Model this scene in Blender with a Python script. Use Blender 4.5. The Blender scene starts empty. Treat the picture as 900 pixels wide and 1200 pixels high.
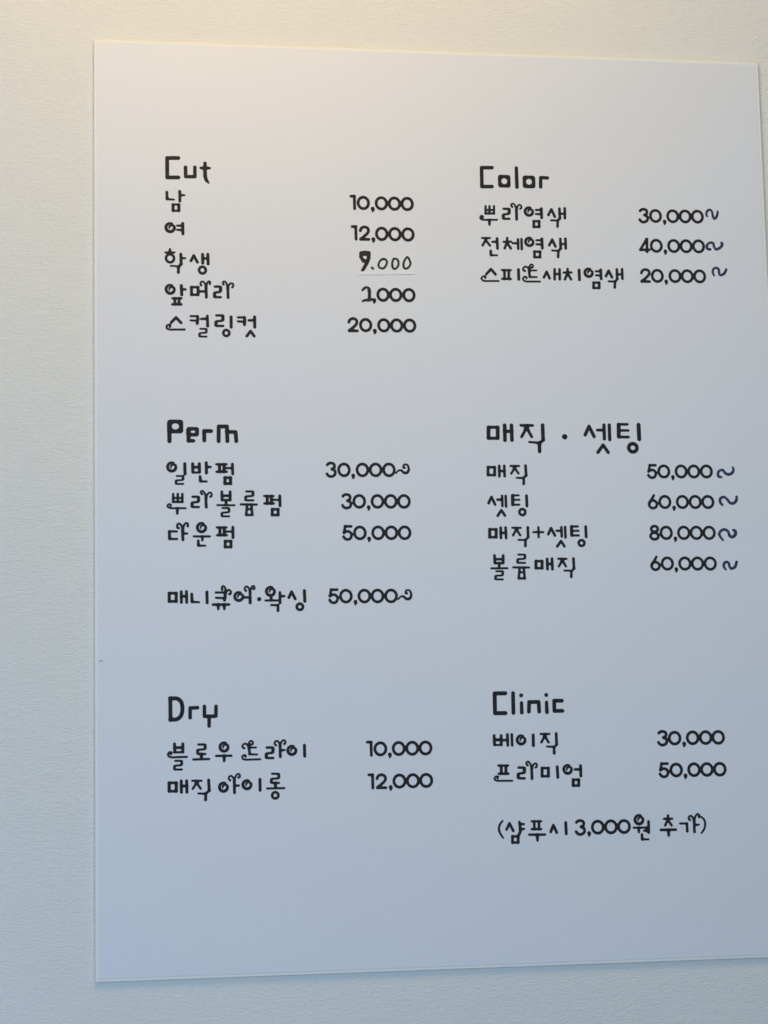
import bpy, bmesh, math, random
import numpy as np
from mathutils import Vector
from mathutils.geometry import delaunay_2d_cdt

scene = bpy.context.scene
COL = scene.collection

# ------------------------------------------------------------------ camera
CAM = [1.695776, 0.020113, -0.151247, -0.30988, -1.651481, -0.223318]
cam_data = bpy.data.cameras.new('camera')
cam = bpy.data.objects.new('camera', cam_data)
COL.objects.link(cam)
cam.rotation_euler = CAM[:3]
cam.location = CAM[3:]
cam_data.sensor_fit = 'VERTICAL'
cam_data.sensor_height = 24.0
cam_data.lens = 2297.0 / 1200.0 * 24.0
cam_data.clip_start = 0.05
cam_data.clip_end = 50.0
scene.camera = cam

# ------------------------------------------------------------------ light
scene.view_settings.view_transform = 'Standard'
scene.view_settings.look = 'None'
scene.view_settings.exposure = 0.0
scene.view_settings.gamma = 1.0
scene.cycles.filter_width = 1.6

world = bpy.data.worlds.new('World')
scene.world = world
world.use_nodes = True
wb = world.node_tree.nodes['Background']
wb.inputs['Color'].default_value = (0.52, 0.77, 1.0, 1)
wb.inputs['Strength'].default_value = 0.165


def area_light(name, loc, target, size, size_y, power, color):
    d = bpy.data.lights.new(name, 'AREA')
    d.shape = 'RECTANGLE'
    d.size, d.size_y, d.energy, d.color = size, size_y, power, color
    o = bpy.data.objects.new(name, d)
    COL.objects.link(o)
    o.location = loc
    o.rotation_euler = (Vector(target) - Vector(loc)).to_track_quat('-Z', 'Y').to_euler()
    return o


def lamp_rgb(name, loc, target, size, rgb10):
    """An area lamp whose power and colour are given as red, green and blue watts."""
    w = max(rgb10)
    return area_light(name, loc, target, size, size, w, tuple(c / w for c in rgb10))


# a warm ceiling lamp above the board, bluish window daylight, and an added overhead fill
lamp_rgb('ceiling_lamp', (-0.2, -0.6, 0.8), (-0.05, 0.0, 0.4), 0.6, (4.67, 2.85, 0.70))
lamp_rgb('window_and_fill_light', (-0.3, -1.3, 1.5), (0.0, 0.0, -0.3), 1.2, (6.2, 6.6, 6.6))  # overhead fill added to neutralise the board's shadow, not a window
lamp_rgb('window_and_fill_light', (0.8, -2.9, 0.3), (0.0, 0.0, 0.0), 1.5, (11.6, 13.3, 13.8))
lamp_rgb('window_and_fill_light', (-1.3, -1.6, -1.0), (0.0, 0.0, -0.2), 1.2, (5.5, 7.9, 11.5))
lamp_rgb('window_and_fill_light', (-0.9, -1.6, -0.2), (0.0, 0.0, -0.2), 1.0, (2.4, 3.4, 4.7))


# ------------------------------------------------------------------ materials
def new_mat(name, color, rough, spec=0.5):
    m = bpy.data.materials.new(name)
    m.use_nodes = True
    b = m.node_tree.nodes['Principled BSDF']
    b.inputs['Base Color'].default_value = (*color, 1)
    b.inputs['Roughness'].default_value = rough
    b.inputs['Specular IOR Level'].default_value = spec
    return m, m.node_tree, b


def mapped_noise(nt, scale, xyz, detail=3.0, rough=0.55, distortion=0.0):
    tc = nt.nodes.new('ShaderNodeTexCoord')
    mp = nt.nodes.new('ShaderNodeMapping')
    mp.inputs['Scale'].default_value = xyz
    nz = nt.nodes.new('ShaderNodeTexNoise')
    nz.inputs['Scale'].default_value = scale
    nz.inputs['Detail'].default_value = detail
    nz.inputs['Roughness'].default_value = rough
    nz.inputs['Distortion'].default_value = distortion
    nt.links.new(tc.outputs['Object'], mp.inputs['Vector'])
    nt.links.new(mp.outputs['Vector'], nz.inputs['Vector'])
    return nz


def wallpaper():
    m, nt, b = new_mat('embossed_wallpaper', (0.725, 0.735, 0.72), 0.7, 0.3)
    fine = mapped_noise(nt, 820.0, (0.32, 1.0, 1.0), 2.0, 0.5, 0.12)
    coarse = mapped_noise(nt, 330.0, (0.25, 1.0, 1.0), 2.0, 0.5, 0.2)
    add = nt.nodes.new('ShaderNodeMath'); add.operation = 'MULTIPLY_ADD'
    add.inputs[1].default_value = 0.45
    nt.links.new(coarse.outputs['Fac'], add.inputs[0])
    nt.links.new(fine.outputs['Fac'], add.inputs[2])
    bump = nt.nodes.new('ShaderNodeBump')
    bump.inputs['Strength'].default_value = 0.5
    bump.inputs['Distance'].default_value = 0.0016
    nt.links.new(add.outputs[0], bump.inputs['Height'])
    nt.links.new(bump.outputs['Normal'], b.inputs['Normal'])
    age = mapped_noise(nt, 4.5, (1, 1, 1), 5.0, 0.6)
    cr = nt.nodes.new('ShaderNodeValToRGB')
    cr.color_ramp.elements[0].position, cr.color_ramp.elements[1].position = 0.3, 0.7
    cr.color_ramp.elements[0].color = (0.728, 0.736, 0.720, 1)
    cr.color_ramp.elements[1].color = (0.750, 0.760, 0.748, 1)
    nt.links.new(age.outputs['Fac'], cr.inputs['Fac'])
    nt.links.new(cr.outputs['Color'], b.inputs['Base Color'])
    return m


def sheet_material():
    m, nt, b = new_mat('satin_print_film', (0.715, 0.745, 0.815), 0.42, 0.5)
    nz = mapped_noise(nt, 5.0, (1, 1, 1), 4.0)
    mr = nt.nodes.new('ShaderNodeMapRange')
    mr.inputs['To Min'].default_value = 0.38
    mr.inputs['To Max'].default_value = 0.47
    nt.links.new(nz.outputs['Fac'], mr.inputs['Value'])
    nt.links.new(mr.outputs['Result'], b.inputs['Roughness'])
    grain = mapped_noise(nt, 900.0, (1, 1, 1), 2.0)
    bump = nt.nodes.new('ShaderNodeBump')
    bump.inputs['Strength'].default_value = 0.08
    bump.inputs['Distance'].default_value = 0.0004
    nt.links.new(grain.outputs['Fac'], bump.inputs['Height'])
    ripple = mapped_noise(nt, 7.0, (1, 1, 1), 2.0)
    bump2 = nt.nodes.new('ShaderNodeBump')
    bump2.inputs['Strength'].default_value = 0.25
    bump2.inputs['Distance'].default_value = 0.004
    nt.links.new(ripple.outputs['Fac'], bump2.inputs['Height'])
    nt.links.new(bump.outputs['Normal'], bump2.inputs['Normal'])
    nt.links.new(bump2.outputs['Normal'], b.inputs['Normal'])
    return m


def ink(name, ca, cb, scale, rough):
    m, nt, b = new_mat(name, ca, rough, 0.22)
    nz = mapped_noise(nt, scale, (1, 1, 1), 3.0, 0.6)
    cr = nt.nodes.new('ShaderNodeValToRGB')
    cr.color_ramp.elements[0].position = 0.38
    cr.color_ramp.elements[1].position = 0.66
    cr.color_ramp.elements[0].color = (*ca, 1)
    cr.color_ramp.elements[1].color = (*cb, 1)
    nt.links.new(nz.outputs['Fac'], cr.inputs['Fac'])
    nt.links.new(cr.outputs['Color'], b.inputs['Base Color'])
    return m


M_WALL = wallpaper()
M_SHEET = sheet_material()
M_FOAM, _, _ = new_mat('white_foam_board', (0.80, 0.805, 0.79), 0.6, 0.3)
M_PATCH, _, _ = new_mat('white_correction_tape', (0.73, 0.757, 0.815), 0.43, 0.5)
M_INK = ink('black_print_ink', (0.010, 0.010, 0.0135), (0.017, 0.016, 0.0205), 90.0, 0.55)
M_MARKER = ink('blue_black_marker', (0.016, 0.019, 0.060), (0.055, 0.065, 0.165), 420.0, 0.5)
M_PEN = ink('black_marker', (0.014, 0.013, 0.014), (0.026, 0.024, 0.025), 300.0, 0.45)
M_OVERWRITE = ink('dark_pen_ink', (0.012, 0.012, 0.020), (0.030, 0.031, 0.058), 420.0, 0.5)
M_SPECK = ink('grey_smudge', (0.36, 0.39, 0.48), (0.52, 0.56, 0.64), 500.0, 0.6)


# ------------------------------------------------------------------ mesh helpers
def link_mesh(name, bm, mat, parent=None, smooth=False):
    me = bpy.data.meshes.new(name)
    bm.to_mesh(me)
    bm.free()
    me.materials.append(mat)
    if smooth:
        for f in me.polygons:
            f.use_smooth = True
    o = bpy.data.objects.new(name, me)
    COL.objects.link(o)
    o.parent = parent
    return o


def slab(x0, z0, x1, z1, y_front, y_back, radius=0.0, seg=3, wave=0.0):
    """A slab in the wall's plane, front face towards -y, its front edges rounded."""
    bm = bmesh.new()
    bmesh.ops.create_cube(bm, size=1.0)
    for v in bm.verts:
        v.co = Vector((x0 if v.co.x < 0 else x1, y_front if v.co.y < 0 else y_back, z0 if v.co.z < 0 else z1))
    if radius:
        es = [e for e in bm.edges if any(abs(f.normal.y + 1) < .01 for f in e.link_faces) or
              abs(e.verts[0].co.y - e.verts[1].co.y) > 1e-6]
        bmesh.ops.bevel(bm, geom=es, offset=radius, segments=seg, affect='EDGES', profile=0.5)
    return bm


# ------------------------------------------------------------------ wall
T_BOARD = 0.0040           # board front to wall
Y_WALL = T_BOARD           # the wall's face; the board's front face lies at y = 0
bm = bmesh.new()
bmesh.ops.create_grid(bm, x_segments=1, y_segments=1, size=2.0)
for v in bm.verts:
    v.co = Vector((v.co.x, Y_WALL, v.co.y))
for f in bm.faces:
    if f.normal.y > 0:
        f.normal_flip()
wall = link_mesh('wall', bm, M_WALL)
wall['kind'] = 'structure'
wall['label'] = 'off-white embossed wallpaper wall behind the price board'

# ------------------------------------------------------------------ the price board
board = bpy.data.objects.new('price_board', None)
COL.objects.link(board)
board.location = (0, T_BOARD, -0.4)
board['label'] = 'white hair salon price board with black lettering mounted on the wall'
board['category'] = 'price board'


def part(name, bm, mat, parent=None, label=None):
    o = link_mesh(name, bm, mat, board if parent is None else parent)
    if parent is None:
        o.matrix_parent_inverse = board.matrix_basis.inverted()
    if label:
        o['label'] = label
    return o


part('backing_board', slab(-.3, -.4, .3, .4, 0.0, T_BOARD - 0.0007, 0.0006), M_FOAM)
LIP = 0.0026
SHEET_T = 0.0004
part('printed_sheet', slab(-.3 + LIP, -.4 + LIP, .3 - LIP, .4 - LIP, -SHEET_T, 0.0002, 0.00015, 2), M_SHEET)


# ------------------------------------------------------------------ lettering: stroke skeletons in millimetres on the board
def smooth_points(v, closed=False):
    p = np.array(v).reshape(-1, 3)
    out = []
    n = len(p)
    for i in range(n - 1):
        a, b, c, d = p[max(i - 1, 0)], p[i], p[i + 1], p[min(i + 2, n - 1)]
        for t in np.linspace(0, 1, 9)[:-1]:
            out.append(0.5 * (2 * b + (c - a) * t + (2 * a - 5 * b + 4 * c - d) * t * t + (3 * b - a - 3 * c + d) * t ** 3))
    out.append(p[-1])
    return np.array(out)


def spiral_points(cx, cy, r):
    """The curled ring of this typeface: open at its upper right, the tail rolled into the middle."""
    key = [(-62, .86, .10), (-90, .83, .16), (-125, .765, .22), (-180, .745, .242), (-270, .745, .245), (-335, .74, .24),
           (-375, .73, .215), (-405, .62, .19), (-440, .39, .165), (-480, .23, .14), (-540, .14, .12), (-580, .20, .09)]
    ang = np.array([k[0] for k in key], float)
    tt = np.linspace(0, len(key) - 1, 70)
    idx = np.arange(len(key))
    a = np.radians(np.interp(tt, idx, ang))
    rr = np.interp(tt, idx, [k[1] for k in key])
    ww = np.interp(tt, idx, [k[2] for k in key])
    return np.stack([cx + r * rr * np.cos(a), cy - r * rr * np.sin(a), ww * r], 1)


def capsule_field(X, Y, pts):
    d = np.full(X.shape, 1e9)
    for a, b in zip(pts[:-1], pts[1:]):
        ab = b[:2] - a[:2]
        L2 = max(float(ab @ ab), 1e-9)
        t = np.clip(((X - a[0]) * ab[0] + (Y - a[1]) * ab[1]) / L2, 0, 1)
        dd = np.hypot(X - a[0] - t * ab[0], Y - a[1] - t * ab[1]) - (a[2] + t * (b[2] - a[2]))
        np.minimum(d, dd, out=d)
    return d


def stroke_field(kind, v):
    """-> (bounding box, field function) of one stroke."""
    if kind in 'plcg':
        if kind == 'g':
            pts = spiral_points(*v)
        elif kind == 'c':
            pts = smooth_points(v)
        else:
            pts = np.array(v).reshape(-1, 3)
        m = pts[:, 2].max()
        bb = (pts[:, 0].min() - m, pts[:, 1].min() - m, pts[:, 0].max() + m, pts[:, 1].max() + m)
        return bb, lambda X, Y: capsule_field(X, Y, pts)
    if kind == 'o':
        cx, cy, rx, ry, w = v
        m = max(rx, ry) + w
        a = np.linspace(0, 2 * math.pi, 49)
        pts = np.stack([cx + rx * np.cos(a), cy + ry * np.sin(a), np.full(49, w)], 1)
        return (cx - m, cy - m, cx + m, cy + m), lambda X, Y: capsule_field(X, Y, pts)
    cx, cy, hx, hy, r, ox, oy, orx, ory = v

    def f(X, Y):
        qx, qy = np.abs(X - cx) - hx + r, np.abs(Y - cy) - hy + r
        outer = np.hypot(np.maximum(qx, 0), np.maximum(qy, 0)) + np.minimum(np.maximum(qx, qy), 0) - r
        hole = (1 - np.hypot((X - ox) / orx, (Y - oy) / ory)) * min(orx, ory)
        return np.maximum(outer, hole)
    return (cx - hx, cy - hy, cx + hx, cy + hy), f


GRID = 0.16      # mm
INK_SPREAD = 0.22   # mm: how far the printed ink bleeds past its stroke
BLEND = 0.95     # mm: how far ink fills the corner where two strokes meet


def ink_field(strokes):
    boxes = [stroke_field(k, v) for k, v in strokes]
    pad = 1.6
    x0 = min(b[0][0] for b in boxes) - pad
    y0 = min(b[0][1] for b in boxes) - pad
    x1 = max(b[0][2] for b in boxes) + pad
    y1 = max(b[0][3] for b in boxes) + pad
    xs = np.arange(x0, x1, GRID)
    ys = np.arange(y0, y1, GRID)
    D = np.full((len(ys), len(xs)), 3.0)
    for (bx0, by0, bx1, by1), f in boxes:
        i0, i1 = np.searchsorted(xs, (bx0 - 1.4, bx1 + 1.4))
        j0, j1 = np.searchsorted(ys, (by0 - 1.4, by1 + 1.4))
        X, Y = np.meshgrid(xs[i0:i1], ys[j0:j1])
        d = f(X, Y)
        o = D[j0:j1, i0:i1]
        h = np.clip(BLEND - np.abs(d - o), 0, None) / BLEND
        D[j0:j1, i0:i1] = np.minimum(d, o) - h * h * BLEND * 0.25
    return xs, ys, D - INK_SPREAD


def outlines(xs, ys, D):
    """Marching squares: closed loops round the region D < 0."""
    ins = D < 0
    nxt = {}
    pos = {}

    def cut(j, i, horiz):
        k = (j, i, horiz)
        if k not in pos:
            a = D[j, i]
            b = D[j, i + 1] if horiz else D[j + 1, i]
            t = a / (a - b)
            pos[k] = (xs[i] + (GRID * t if horiz else 0), ys[j] + (0 if horiz else GRID * t))
        return k
    code = ins[:-1, :-1] * 1 + ins[:-1, 1:] * 2 + ins[1:, 1:] * 4 + ins[1:, :-1] * 8
    for j, i in zip(*np.nonzero((code > 0) & (code < 15))):
        c = int(code[j, i])
        e = {'b': (j, i, True), 'r': (j, i + 1, False), 't': (j + 1, i, True), 'l': (j, i, False)}
        table = {1: ['lb'], 2: ['br'], 3: ['lr'], 4: ['rt'], 5: ['lb', 'rt'], 6: ['bt'], 7: ['lt'], 8: ['tl'], 9: ['tb'],
                 10: ['br', 'tl'], 11: ['tr'], 12: ['rl'], 13: ['rb'], 14: ['bl']}
        for s in table[c]:
            nxt[cut(*e[s[0]])] = cut(*e[s[1]])
    loops = []
    while nxt:
        k = next(iter(nxt))
        loop = []
        while k in nxt:
            loop.append(pos[k])
            k = nxt.pop(k)
        if len(loop) > 6:
            loops.append(thin(np.array(loop)))
    return loops


def thin(p, tol=0.012):
    """Drop the points that lie on the straight run between their neighbours."""
    n = len(p)
    keep = [0]
    i = 0
    while i < n - 1:
        j = min(i + 14, n - 1)
        while j > i + 1:
            a, b = p[i], p[j]
            ab = b - a
            L = math.hypot(*ab) + 1e-9
            seg = p[i + 1:j] - a
            if np.abs(seg[:, 0] * ab[1] - seg[:, 1] * ab[0]).max() / L < tol:
                break
            j -= 1
        keep.append(j)
        i = j
    return p[keep[:-1]] if keep[-1] == n - 1 and len(keep) > 4 else p[keep]


def lettering_mesh(strokes, y_base, thick):
    """One flat, filled piece of lettering with a real (hair-thin) thickness."""
    xs, ys, D = ink_field(strokes)
    co, edges = [], []
    for lp in outlines(xs, ys, D):
        n0 = len(co)
        co += [Vector(p) for p in lp]
        edges += [(n0 + i, n0 + (i + 1) % len(lp)) for i in range(len(lp))]
    vs, es, fs = delaunay_2d_cdt(co, edges, [], 0, 1e-5)[:3]
    keep = []
    for f in fs:
        c = sum((vs[i] for i in f), Vector((0, 0))) / len(f)
        u, w = (c.x - xs[0]) / GRID, (c.y - ys[0]) / GRID
        i, j = min(int(u), len(xs) - 2), min(int(w), len(ys) - 2)
        u, w = u - i, w - j
        d = (D[j, i] * (1 - u) + D[j, i + 1] * u) * (1 - w) + (D[j + 1, i] * (1 - u) + D[j + 1, i + 1] * u) * w
        if d < 0:
            keep.append(f)
    bm = bmesh.new()
    front = [bm.verts.new((v.x / 1000, y_base - thick, v.y / 1000)) for v in vs]
    back = [bm.verts.new((v.x / 1000, y_base, v.y / 1000)) for v in vs]
    count = {}
    for f in keep:
        bm.faces.new([front[i] for i in f])
        for a, b in zip(f, list(f[1:]) + [f[0]]):
            count[(a, b)] = 1
    for a, b in count:
        if (b, a) not in count:
            bm.faces.new((front[b], front[a], back[a], back[b]))
    bmesh.ops.delete(bm, geom=[v for v in bm.verts if not v.link_faces], context='VERTS')
    bmesh.ops.recalc_face_normals(bm, faces=bm.faces)
    return bm


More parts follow.
